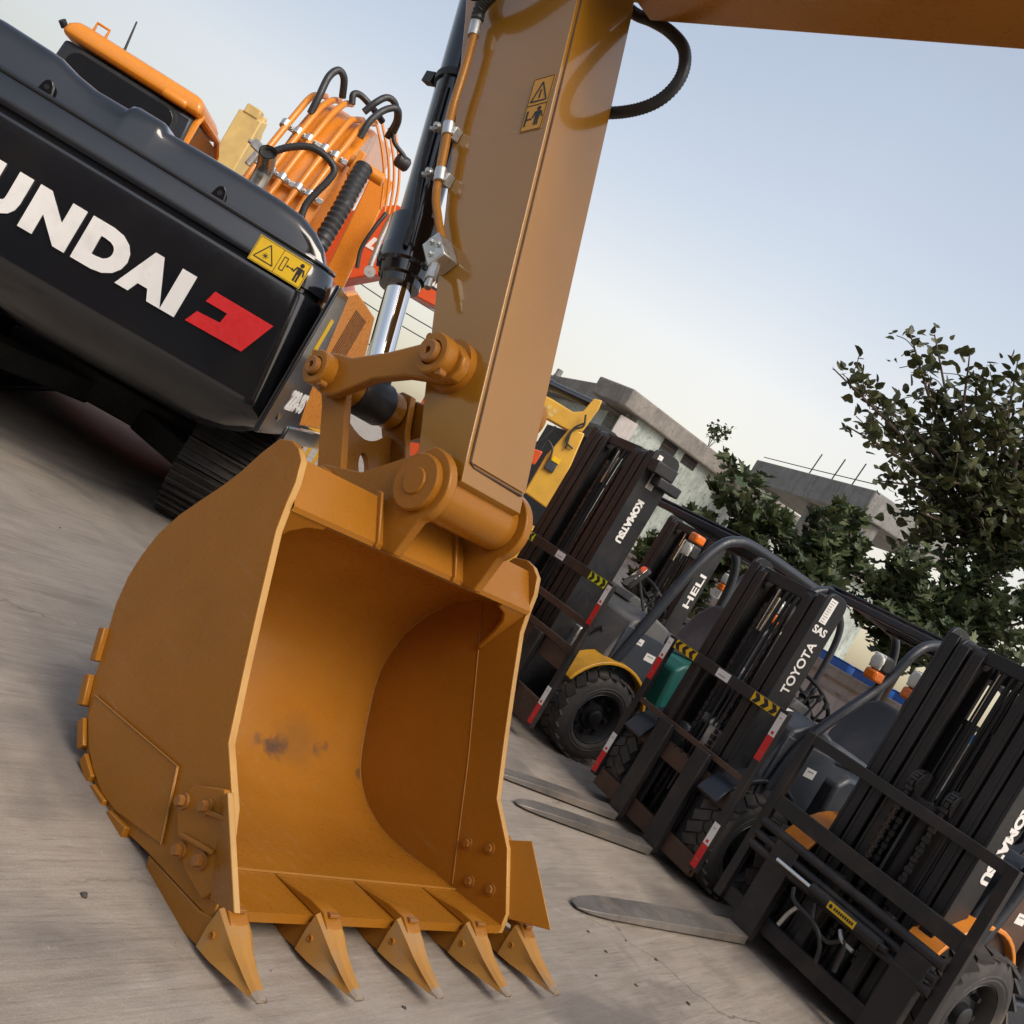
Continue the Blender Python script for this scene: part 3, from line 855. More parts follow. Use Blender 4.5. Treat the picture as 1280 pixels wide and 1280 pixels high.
# loop at the far side of the arm, under the boom
hp = [(795, 18), (815, 26), (838, 40), (855, 62), (853, 92), (834, 118), (806, 134), (768, 141)]
Rm = Matrix.Rotation(math.radians(-EXY), 3, 'Z')
def exloc(p): return Rm @ (p - EXO)
def onw(px, py_, w):
    dd = ray(px, py_); Wd = V((.67741, .73562, 0))
    t = (w - (CAM - EXO).dot(Wd)) / dd.dot(Wd)
    return exloc(CAM + dd * t)
pts = [onw(x, y_, .80) for x, y_ in hp]
pts = [pts[0] + V((-.12, 0, .05))] + pts + [pts[-1] + V((-.2, -.01, -.03))]
c = MB(); c.tube(pts, .023, 12, rib=.13, riblen=.016); c.build('hydraulic_hose', M['hose'], ex)

def fit_text(o, u, v, x0, x1, z0, z1, p):
    """scale a text mesh so that its bounding box in (u,v) axes fills x0..x1, z0..z1 measured from p"""
    u, v, p = V(u).normalized(), V(v).normalized(), V(p)
    w_ = u.cross(v)
    co = [vv.co - p for vv in o.data.vertices]
    us = [c.dot(u) for c in co]; vs_ = [c.dot(v) for c in co]
    a0, a1, b0, b1 = min(us), max(us), min(vs_), max(vs_)
    for vv, c in zip(o.data.vertices, co):
        nu = x0 + (c.dot(u) - a0) / (a1 - a0) * (x1 - x0)
        nv = z0 + (c.dot(v) - b0) / (b1 - b0) * (z1 - z0)
        vv.co = p + u * nu + v * nv + w_ * c.dot(w_)
    return o

# ================================================================== ORANGE EXCAVATOR WITH BLACK COUNTERWEIGHT (seen from behind)
HYO, HYY = V((-2.85, 6.2, 0)), 10
hy = thing('excavator', 'orange excavator seen from behind with a glossy black counterweight lettered in white', 'excavator', HYO, HYY)
HR = Matrix.Rotation(math.radians(-HYY), 3, 'Z')
def hp_(px, py, y):
    d = HR @ ray(px, py); c0 = HR @ (CAM - HYO)
    return c0 + d * ((y - c0.y) / d.y)
GB, OR = M['gloss_black'], M['orange']

def plan(inset, x0=-1.62, x1=1.30, yb=1.5, r=.24, n=8, flare=0):
    """U-shaped outline of the counterweight: right side, rear, left side"""
    x0 += inset; x1 -= inset; y0 = inset
    P = [(x1, yb)]
    P += [(x1 - r + r * math.cos(a), y0 + r + r * math.sin(a)) for a in [-(PI / 2) * i / n for i in range(n + 1)]]
    P += [(x1 - r - (x1 - x0 - 2 * r) * i / 12, y0 - .035 * math.sin(PI * i / 12)) for i in range(1, 12)]
    P += [(x0 + r - r * math.sin(a), y0 + r - r * math.cos(a)) for a in [(PI / 2) * i / n for i in range(n + 1)]]
    P += [(x0, yb)]
    return P
prof = [(.42, .80), (.36, .80), (.16, .90), (.045, 1.015), (.012, 1.07), (0, 1.11), (.002, 1.14), (.010, 1.5), (.020, 1.84), (.024, 1.862), (.046, 1.874), (.046, 1.894), (.024, 1.906), (.028, 1.96), (.045, 2.045), (.062, 2.075), (.085, 2.09), (.14, 2.092)]
c = MB()
rows = [[V((x, y, z)) for x, y in plan(ins - (.0 if z > 1.2 else .0))] for ins, z in prof]
# narrow the upper right corner a little
for r_, (ins, z) in zip(rows, prof):
    for p in r_:
        if p.x > .6: p.x -= max(0, z - 1.1) * .11 * (p.x - .6) / .7
vs = c.grid(rows)
c.cap(vs[0][::-1]); c.cap(vs[-1])
cw = c.build('counterweight', GB, hy, smooth=32)
c = MB(); c.tube([V((x - (max(0, 2.09 - 1.1) * .11 * (x - .6) / .7 if x > .6 else 0), y, 2.088)) for x, y in plan(.068)[1:-1]], .016, 8, smooth=False); c.build('ridge', GB, cw)
# lettering on the rear face
Wm = M['white']
def bulge(x): return -.035 * math.sin(PI * max(0, min(1, (x + 1.38) / 2.44)))
for ch, xa, xb in (('H', -1.49, -1.20), ('Y', -1.19, -.87), ('U', -.865, -.60), ('N', -.555, -.255), ('D', -.215, .082), ('A', .075, .372), ('I', .372, .468)):
    lt = text(ch, .4, (0, 0, 1.33), (1, 0, 0), (0, 0, 1), Wm, cw, bold=.030, depth=.006)
    fit_text(lt, (1, 0, 0), (0, 0, 1), xa, xb, 0, .285, (0, 0, 1.335))
    for v in lt.data.vertices: v.co.y += bulge(v.co.x) + (v.co.z - 1.2) * .026 - .004
lg = Plate((0, -.004, 0), (1, 0, 0), (0, 0, 1))
lg.poly([(.60, 1.60), (1.0, 1.60), (.91, 1.362), (.53, 1.355), (.565, 1.44), (.715, 1.45), (.725, 1.52), (.58, 1.52)], .006, 0)
lo2 = lg.build('logo', [M['red']], cw)
for v in lo2.data.vertices: v.co.y += bulge(v.co.x) * .6 + .003 + (v.co.z - 1.35) * .02
ws = warning_sticker((.665, -.006, 1.878), (1, 0, 0), (0, .0, 1), .355, .17, cw)
for v in ws.data.vertices: v.co.y += (v.co.z - 1.55) * .075 - .026 + bulge(v.co.x)
# lifting eyes
for x in (-.86, .30):
    c = MB(); c.prism([(-.05, 2.085), (.05, 2.085), (.035, 2.16)] + [(.028 * math.cos(a), 2.165 + .03 * math.sin(a)) for a in (0.6, 1.57, 2.5)] + [(-.035, 2.16)], .145, .175)
    for v in c.bm.verts: v.co.x += x
    c.build('lifting_eye', GB, cw, bevel=.004)
    c = MB(); c.cyl((x, .1435, 2.145), (x, .1765, 2.145), .016, n=12); c.build('eye_hole', M['decal_black'], cw)
# number and stripe label round the right corner
# text on the right flank
# engine cover behind the ridge
c = MB()
tops = [(-1.62, 2.26), (-1.58, 2.35), (-1.3, 2.37), (-1.0, 2.365), (-.92, 2.36), (-.80, 2.325), (-.66, 2.305), (-.445, 2.31), (-.425, 2.345), (-.395, 2.356), (-.235, 2.356), (-.205, 2.348), (-.18, 2.316), (0, 2.325), (.3, 2.33), (.60, 2.33), (.78, 2.315), (.90, 2.27), (1.0, 2.20), (1.07, 2.10)]
rows = []
for x, zt in tops:
    h = zt - 2.07; r_ = min(.11, h * .6)
    pr_ = [(.19, 2.07), (.205, 2.07 + h * .3), (.215, zt - r_)] + [(.215 + r_ - r_ * math.cos(a), zt - r_ + r_ * math.sin(a)) for a in (.4, .8, 1.2, 1.57)] + [(.6, zt), (1.4, zt), (1.42, 2.07)]
    rows.append([V((x, y, z)) for y, z in pr_])
vs = c.grid(rows); c.cap(vs[0]); c.cap(vs[-1][::-1])
hood = c.build('engine_cover', GB, hy, smooth=40)
c = MB(); c.tube([V((.23, 1.4, 2.25)), V((.23, 1.40, 2.52)), V((.225, 1.36, 2.61)), V((.215, 1.24, 2.685))], .066, 18, caps=False)
c.tube([V((.23, 1.4, 2.25)), V((.23, 1.40, 2.52)), V((.225, 1.36, 2.61)), V((.215, 1.24, 2.685))], .058, 18, caps=False)
eh = c.build('exhaust_pipe', M['blackpipe'], hy)
c = MB(); c.cyl((.218, 1.27, 2.668), (.219, 1.28, 2.662), .057, n=16); c.build('exhaust_opening', M['decal_black'], eh)
# upper structure between counterweight and boom
c = MB(); c.bb(-1.55, 1.22, 1.42, 3.9, 1.0, 1.95); c.build('house', OR, hy, bevel=.03)
c = MB(); c.bb(.62, 1.22, 1.44, 3.8, 1.95, 2.12); c.build('house_step', OR, hy, bevel=.03)
# right side engine door, ajar
da, db = V((1.30, .34, 0)), V((1.60, 2.5, 0))
dd = (db - da).normalized(); dn = V((dd.y, -dd.x, 0))
def dpt(t, z, o=0): q = da + dd * t + dn * o; return V((q.x, q.y, z))
def door_hit(px, py):
    d = HR @ ray(px, py); c0 = HR @ (CAM - HYO)
    t = (da - c0).dot(dn) / d.dot(dn); q = c0 + d * t
    return ((q - da).dot(dd), q.z)
c = MB()
poly = [(-.1, 1.08), (-.1, 2.03), (.12, 2.09), (1.15, 2.08), (1.65, 1.82), (1.72, 1.75), (1.66, 1.10)]
c.prism(poly, 0, -.05)
Dm = Matrix(((dd.x, dn.x, 0, da.x), (dd.y, dn.y, 0, da.y), (0, 0, 1, 0), (0, 0, 0, 1)))
c.xf(Dm)
sp = c.build('side_door', OR, hy, bevel=.012)
c = MB()
for i in range(10):
    t = .34 + i * .058
    z0 = 1.60; z1 = 2.0
    c.prism([(t, z0), (t + .018, z0), (t + .018, z1), (t, z1)], .001, .004)
c.xf(Dm); c.build('grille', M['rusty'], sp)
c = MB(); c.prism([(1.0, 1.5), (1.55, 1.5), (1.55, 1.505), (1.0, 1.505)], .001, .004); c.prism([(.2, 1.42), (1.0, 1.38), (1.0, 1.39), (.2, 1.43)], .001, .006); c.xf(Dm); c.build('door_seam', M['rusty'], sp)
tx = text('HYUNDAI', .1, dpt(1.08, 1.60, .004), dd, (0, 0, 1), M['tan'], sp, bold=.002, depth=.003)
fit_text(tx, dd, (0, 0, 1), 0, .5, 0, .085, dpt(1.05, 1.60, .004))
c = MB(); c.prism([(-.45, .98), (-.45, 2.02), (-.10, 2.02), (.02, 1.85), (.22, 1.55), (.50, 1.25), (.78, 1.0)], -.03, .005); c.xf(Dm)
sf = c.build('side_fairing', GB, hy, bevel=.012)
pl = Plate(dpt(0, 0, .0055), dd, (0, 0, 1)); pl.poly([(-.24, 1.52), (-.13, 1.52), (-.13, 1.83), (-.24, 1.83)], .0005, 0); pl.build('side_label', [M['decal_yellow']], sf)
tx = text('220-9S', .12, dpt(0, 1.2, .006), dd, (0, 0, 1), Wm, sf, bold=.006, depth=.004)
fit_text(tx, dd, (0, 0, 1), -.10, .44, 0, .15, dpt(0, 1.17, .0055))
# lower black skirt that runs on along the side
c = MB()
P = [(.30, .93), (2.4, .93), (2.4, 1.07), (.30, 1.07)]
c.prism(P, -.02, .02); c.xf(Dm); c.build('side_skirt', GB, hy, bevel=.015)
# revolving frame and undercarriage
c = MB(); c.bb(-1.1, 1.1, 1.0, 4.2, .86, 1.04); c.cyl((0, 2.83, .55), (0, 2.83, .9), .62, n=36)
c.build('revolving_frame', M['under'], hy, bevel=.02)
c = MB(); c.box((0, 2.83, .47), (1.9, 1.5, .26)); c.beam((-.3, 2.2, .42), (-.95, 1.4, .42), .3, .2); c.beam((.3, 2.2, .42), (.95, 1.4, .42), .3, .2); c.beam((-.3, 3.4, .42), (-.95, 4.2, .42), .3, .2); c.beam((.3, 3.4, .42), (.95, 4.2, .42), .3, .2)
c.build('undercarriage', M['under'], hy, bevel=.02)
def make_track(parent, xc, y0, y1, wd, zt, mat_t, mat_f):
    r_ = zt / 2 - .03; zc = r_ + .035
    path = []
    n_ = 26
    for i in range(n_): path.append((y0 + r_ + (y1 - y0 - 2 * r_) * i / n_, zc - r_, 0))
    for i in range(12): a = -90 + 180 * i / 12; path.append((y1 - r_ + r_ * math.cos(math.radians(a)), zc + r_ * math.sin(math.radians(a)), a + 90))
    for i in range(n_): path.append((y1 - r_ - (y1 - y0 - 2 * r_) * i / n_, zc + r_ - .03 * math.sin(PI * i / n_), 180))
    for i in range(12): a = 90 + 180 * i / 12; path.append((y0 + r_ + r_ * math.cos(math.radians(a)), zc + r_ * math.sin(math.radians(a)), a + 90))
    L_ = 2 * (y1 - y0 - 2 * r_) + 2 * PI * r_
    # shoes evenly along the loop
    pts = [V((0, p[0], p[1])) for p in path] + [V((0, path[0][0], path[0][1]))]
    ev = resample(pts, .19)
    c = MB()
    for i in range(len(ev) - 1):
        p = ev[i]; t = (ev[i + 1] - ev[i - 1 if i else -2]).normalized()
        nrm_ = V((0, t.z, -t.y))
        R = Matrix((V((1, 0, 0)), t, nrm_)).transposed()
        c.box(V((xc, p.y, p.z)), (wd, .182, .018), R)
        for o_ in (-.075, -.012, .052): c.box(V((xc, p.y, p.z)) + t * o_ + nrm_ * .022, (wd, .014, .034), R)
        c.box(V((xc, p.y, p.z)) - nrm_ * .04, (.2, .15, .07), R)
    tk = c.build('track', mat_t, parent, smooth=0)
    c = MB(); c.box((xc, (y0 + y1) / 2, zc - .02), (.34, y1 - y0 - 2 * r_ + .1, .34))
    for i in range(7): yy = y0 + r_ + .3 + i * (y1 - y0 - 2 * r_ - .6) / 6; c.cyl((xc - .2, yy, zc - r_ + .12), (xc + .2, yy, zc - r_ + .12), .09, n=14)
    c.build('track_frame', mat_f, tk, bevel=.01)
    for yy in (y0 + r_, y1 - r_):
        c = MB(); c.cyl((xc - .09, yy, zc), (xc + .09, yy, zc), r_ - .07, n=24); c.cyl((xc - .22, yy, zc), (xc + .22, yy, zc), r_ * .55, n=20); c.build('sprocket', mat_f, tk)
    return tk
make_track(hy, 1.08, .92, 4.9, .60, .92, M['track'], M['under'])
make_track(hy, -1.25, .92, 4.9, .60, .92, M['track'], M['under'])
# cab
c = MB()
cx0, cx1 = -1.66, -.52
c.prism([(cx0 + .02, 1.1), (cx0, 2.45), (cx0 + .02, 2.72), (cx1 - .02, 2.72), (cx1, 2.45), (cx1, 1.1)], 2.02, 3.45)
for v in c.bm.verts:
    if v.co.y > 3 and v.co.z > 2.6: v.co.y -= .40
cab = c.build('cab', M['slate_dark'], hy, bevel=.03)
c = MB()
rr_ = []
for ins, z in ((0, 2.735), (-.012, 2.77), (0, 2.83), (.04, 2.875), (.11, 2.895)):
    rr_.append([V((x, y, z)) for x, y in ((cx0 + ins, 1.98 + ins), (cx1 - ins, 1.98 + ins), (cx1 - ins, 2.4), (cx1 - ins, 2.85 - ins), (cx0 + ins, 2.85 - ins), (cx0 + ins, 2.4))])
vs = c.grid(rr_, close_u=True); c.cap(vs[0][::-1]); c.cap(vs[-1])
c.bb(cx1 - .32, cx1 - .10, 1.955, 2.02, 2.73, 2.80)
c.build('cab_roof', OR, cab, bevel=.03, seg=3)
c = MB(); c.tube([V((cx1 + .0, 2.06, 1.8)), V((cx1 + .0, 2.06, 2.70)), V((cx1, 2.12, 2.77)), V((cx1, 2.9, 2.78)), V((cx1, 3.15, 2.70)), V((cx1, 3.42, 2.3)), V((cx1, 3.5, 1.8))], .028, 8, smooth=False); c.build('cab_pillar', OR, cab)
def rrect(x0, x1, z0, z1, r, n=5):
    P = []
    for cx, cz, a0 in ((x1 - r, z1 - r, 0), (x0 + r, z1 - r, 90), (x0 + r, z0 + r, 180), (x1 - r, z0 + r, 270)):
        P += [(cx + r * math.cos(math.radians(a0 + 90 * i / n)), cz + r * math.sin(math.radians(a0 + 90 * i / n))) for i in range(n + 1)]
    return P
c = MB(); c.prism(rrect(cx0 + .10, cx1 - .14, 1.85, 2.68, .10), 2.0, 2.026); c.build('window', M['glass_dark'], cab, bevel=.004)
c = MB(); c.prism(rrect(cx0 + .07, cx1 - .11, 1.82, 2.705, .12), 2.010, 2.023); c.build('window_seal', M['rubber'], cab, bevel=.003)
c = MB(); c.prism([(2.10, 1.75), (2.10, 2.70), (2.95, 2.72), (3.10, 2.66), (3.36, 2.28), (3.42, 1.75)], cx1 - .012, cx1 + .006, plane='yz'); c.build('window', M['glass_dark'], cab)
c = MB(); c.tube([V((-1.37, 2.45, 2.89)), V((-1.41, 2.47, 3.2))], [.012, .007], 8, smooth=False); c.lathe((-1.37, 2.45, 2.88), (-.1, 0, 1), [(0, .02), (.05, .016), (.09, .01)], 10); c.build('antenna', M['rubber'], cab)
c = MB(); c.tube([V((cx0 + .14, 2.1, 2.895)), V((cx0 + .14, 2.1, 2.96)), V((cx0 + .24, 2.1, 2.96)), V((cx0 + .24, 2.1, 2.895))], .012, 8, smooth=False); c.build('roof_eye', OR, cab)
c = MB(); c.cyl((cx0 - .03, 2.05, 2.79), (cx0 - .06, 2.02, 2.82), .03, n=10); c.build('lamp', M['rubber'], cab)
# boom (gooseneck rising away from the viewer)
X0, X1 = -.06, .50
c = MB()
bprof = [(2.68, 1.6), (2.78, 2.2), (2.98, 2.85), (3.20, 3.34), (3.42, 3.62), (3.75, 3.78), (6.0, 4.2), (6.5, 4.1), (6.35, 3.8), (4.4, 3.2), (3.9, 2.75), (3.5, 1.6)]
c.prism(bprof, X0, X1, plane='yz')
hb = c.build('boom', OR, hy, bevel=.02)
back = [V((0, 2.60, 1.9)), V((0, 2.70, 2.22)), V((0, 2.905, 2.90)), V((0, 3.135, 3.42)), V((0, 3.27, 3.62)), V((0, 3.42, 3.74))]
for i, x in enumerate((-.13, .0, .11, .27, .38)):
    e = .06 * (i % 3)
    c = MB(); c.tube([p + V((x + .05 * (p.z - 2.9), 0, 0)) for p in back[:5]] + [V((x + .06, 3.40 + e * .2, 3.70 + e * .6)), V((x + .09, 3.58, 3.77 + e * .6))], .030, 12)
    pipe = c.build('hydraulic_pipe', OR, hb)
    for k_, (bz) in enumerate((.22, .78)):
        q = back[2] + (back[3] - back[2]) * (bz * 1.25 - .3) if k_ else back[1] + (back[2] - back[1]) * .86
        q = q + V((x, 0, 0)); t = (back[3] - back[2]).normalized()
        c = MB(); c.cyl(q - t * .035, q + t * .035, .042, n=14); c.box(q + V((.06, .02, 0)), (.13, .05, .05)); c.bolt(q + V((.06, -.01, 0)), (0, -.9, .4), .013, .03)
        c.build('pipe_clamp', M['zinc'], pipe, bevel=.004)
# hoses over the top
def hose(parent, pts, r, rib=0, mat='hose'):
    c = MB(); c.tube(pts, r, 12, rib=rib, riblen=.03); return c.build('hydraulic_hose', M[mat], parent)
hose(hb, [hp_(388, 142, 3.15), hp_(399, 120, 3.15), hp_(411, 96, 3.2), hp_(423, 88, 3.25), hp_(430, 98, 3.3), hp_(428, 122, 3.4)], .034)
hose(hb, [hp_(440, 130, 3.4), hp_(442, 118, 3.4), hp_(452, 120, 3.45), hp_(468, 138, 3.5), hp_(478, 152, 3.6)], .032)
hose(hb, [hp_(455, 140, 3.3), hp_(470, 128, 3.3), hp_(484, 122, 3.35), hp_(494, 130, 3.4), hp_(496, 150, 3.5), hp_(484, 172, 3.6)], .032)
hose(hb, [hp_(450, 172, 3.2), hp_(462, 152, 3.2), hp_(480, 138, 3.25), hp_(496, 136, 3.3), hp_(498, 150, 3.4), hp_(492, 165, 3.5)], .032)
hose(hb, [hp_(340, 190, 2.5), hp_(362, 184, 2.5), hp_(388, 184, 2.5), (hp_(408, 196, 2.5)), hp_(418, 212, 2.5), hp_(410, 226, 2.5), hp_(396, 240, 2.5), hp_(383, 255, 2.5), hp_(376, 272, 2.5)], .030, .1)
c = MB(); q = hp_(325, 188, 2.5); c.beam(q + V((-.08, 0, .03)), q + V((.14, 0, -.02)), .07, .08); c.cyl(q, q + V((-.03, 0, -.16)), .03, n=10); c.cyl(q + V((-.12, 0, .02)), q + V((-.05, 0, .02)), .02, n=8)
c.build('hose_fitting', M['zinc'], hb, bevel=.008)
c = MB(); c.tube([V((.66, 2.95, 3.28)), V((.67, 2.85, 3.08)), V((.69, 2.75, 2.85)), V((.70, 2.65, 2.55)), V((.70, 2.6, 2.3))], .085, 16, rib=-.14, riblen=.06); c.build('bellows_hose', M['hose'], hb)
c = MB(); c.bb(.55, .62, 2.95, 3.15, 3.15, 3.4); c.cyl((.5, 3.1, 3.3), (.85, 3.1, 3.3), .06, n=14); c.build('boom_lug', OR, hb, bevel=.01)
for a in range(4):
    c = MB(); c.tube([hp_(470 + a * 8, 150 + a * 5, 3.9), hp_(478 + a * 7, 190 + a * 4, 3.9), hp_(480 + a * 6, 225 + a * 3, 3.9), hp_(476 + a * 5, 262 + a * 3, 3.9)], .014, 8); c.build('hydraulic_pipe', OR, hb)
hose(hb, [hp_(495, 150, 3.6), hp_(492, 175, 3.55), hp_(505, 195, 3.55), hp_(508, 205, 3.6)], .022)
c = MB(); c.lathe(hp_(503, 203, 3.6), (1, .3, 0), [(-.07, .05), (-.05, .07), (.05, .07), (.07, .05)], 18); c.build('work_lamp', M['rubber'], hb)
# the arm that hangs down beyond the boom
c = MB()
c.prism([(6.30, 4.2), (6.5, 3.7), (6.2, 1.4), (5.85, 1.0), (5.62, 1.4), (5.75, 3.5), (5.95, 4.15)], .10, .40, plane='yz'); c.build('arm', OR, hy, bevel=.015)
c = MB(); 
qa, qb, qc = hp_(498, 205, 4.6), hp_(455, 275, 4.6), hp_(408, 372, 4.6)
for i, (p, q, w_) in enumerate(((hp_(480, 222, 4.6), hp_(409, 368, 4.6), .24),)):
    c.beam(p, q, w_, .12, up=(0, 1, 0))
c.build('boom_cylinder_bracket', OR, hb, bevel=.015)
c = MB(); c.tube([hp_(489, 270, 4.3), hp_(475, 300, 4.3), hp_(462, 335, 4.3)], .03, 12, smooth=False); c.lathe(hp_(462, 340, 4.3), (0, 1, 0), [(-.06, .06), (.06, .06)], 16); c.build('boom_cylinder', M['zinc'], hb)
hose(hb, [hp_(484, 265, 4.4), hp_(468, 285, 4.35), hp_(452, 310, 4.35), hp_(446, 335, 4.35)], .022)

# ================================================================== FORKLIFTS
def wheel(parent, x, y, r, wd, s, rim_mat, name='front_wheel', lugs=22):
    """s = +1 when the outer face looks to +y"""
    t = bpy.data.objects.new(name, None); COL.objects.link(t); t.parent = parent; t.location = (x, y, r)
    ym = 0
    c = MB()
    h = wd / 2
    c.lathe((0, -h, 0), (0, 1, 0), [(.012, r * .58), (.0, r * .63), (-.004, r * .66), (0, r * .68), (-.006, r * .72), (.0, r * .74), (.002, r * .82), (.016, r * .90), (.030, r * .955), (wd - .030, r * .955), (wd - .016, r * .90), (wd - .002, r * .82), (wd, r * .74), (wd + .006, r * .72), (wd, r * .68), (wd + .004, r * .66), (wd, r * .63), (wd - .012, r * .58)], 48, caps=False)
    for ring_ in (.70, .78):
        for q in (-h - .003, h + .003):
            pass
    for i in range(lugs):
        for sd_ in (-1, 1):
            a = 2 * PI * (i + (.25 if sd_ > 0 else -.25)) / lugs
            p = V((math.sin(a) * r * .965, sd_ * h * .50, math.cos(a) * r * .965))
            t_ = V((math.cos(a), 0, -math.sin(a))); n_ = V((math.sin(a), 0, math.cos(a)))
            ax = (V((0, 1, 0)) + t_ * .55 * sd_ * (1)).normalized()
            tt = n_.cross(ax)
            c.box(p, (h * 1.0, 2 * PI * r / lugs * .74, r * .05), Matrix((ax, tt, n_)).transposed())
    c.build('tyre', M['tyre'], t, smooth=30)
    c = MB()
    yo = s * h
    c.lathe((0, -s * h * .2, 0), (0, s, 0), [(0, r * .58), (h * 1.05, r * .585), (h * 1.12, r * .56), (h * 1.0, r * .53), (h * .5, r * .47), (h * .45, r * .30), (h * .62, r * .27), (h * .66, r * .18), (h * .95, r * .16), (h * 1.0, r * .13), (h * 1.0, .001)], 40)
    for i in range(8):
        a = 2 * PI * i / 8
        p = V((math.cos(a) * r * .38, s * h * .30, math.sin(a) * r * .38))
        c.cyl(p, p + V((0, s * .035, 0)), .016, n=6)
    c.build('rim', rim_mat, t, smooth=35)
    return t

def arrow_sign(parent, p, xd, yd, w, h, base, inward=1, n=3):
    pl = Plate(p, xd, yd)
    pl.rect(0, 0, w, h, .0005, 0)
    for i in range(n):
        u = w * (i + .22) / n; e = w / n
        if inward > 0: P = [(u - e * .1, h * .04), (u + e * .40, h * .04), (u + e * .74, h * .5), (u + e * .40, h * .96), (u - e * .1, h * .96), (u + e * .24, h * .5)]
        else: P = [(u + e * .66, h * .04), (u + e * .16, h * .04), (u - e * .18, h * .5), (u + e * .16, h * .96), (u + e * .66, h * .96), (u + e * .32, h * .5)]
        pl.poly(P, .002, 1)
    return pl.build('arrow_sticker', [base, M['decal_black']], parent)

def stripe(parent, x, y, z0, zw, z1, w=.05):
    """white over red reflective strip on the front of a post"""
    pl = Plate((x, y - w / 2, 0), (0, 1, 0), (0, 0, 1))
    pl.rect(0, zw, w, z1, .0005, 0)
    pl.rect(0, z0, w, zw, .0005, 1)
    pl.rect(w * .3, zw + .012, w * .7, zw + .03, .002, 2)
    pl.rect(w * .3, z1 - .035, w * .7, z1 - .03, .002, 3); pl.rect(w * .3, z0 + .05, w * .7, z0 + .054, .002, 3)
    return pl.build('warning_stripe', [M['white'], M['red'], M['red'], M['decal_grey']], parent)

def rail(y, s, x0, x1, h, wf, z0=.06, t=.022):
    """C-shaped mast channel; web outside at y, flanges reaching inwards (towards -s)"""
    c = MB()
    rr_ = .07
    prof = [(x0, z0), (x1, z0), (x1, h - rr_)] + [((x1 - rr_) + rr_ * math.cos(a), (h - rr_) + rr_ * math.sin(a)) for a in (.3, .6, .9, 1.2, 1.57)] + [((x0 + rr_) - rr_ * math.sin(a), (h - rr_) + rr_ * math.cos(a)) for a in (0.001, .5, 1.0, 1.57)]
    ya, yb_ = (y - t, y) if s > 0 else (y, y + t)
    c.prism(prof, ya, yb_)
    yi = y - s * wf
    y0_, y1_ = min(y - s * t, yi), max(y - s * t, yi)
    c.bb(x1 - .03, x1 + .001, y0_, y1_, z0, h - .045)
    c.bb(x0, x0 + .03, y0_, y1_, z0, h - .06)
    return c

def chain(parent, x, y, z0, z1, name='lift_chain', step=.038):
    c = MB()
    z = z0; i = 0
    while z < z1:
        wd = .034 if i % 2 else .022
        c.box((x, y, z), (.016, wd, step * .86)); z += step; i += 1
    return c.build(name, M['frame'], parent)

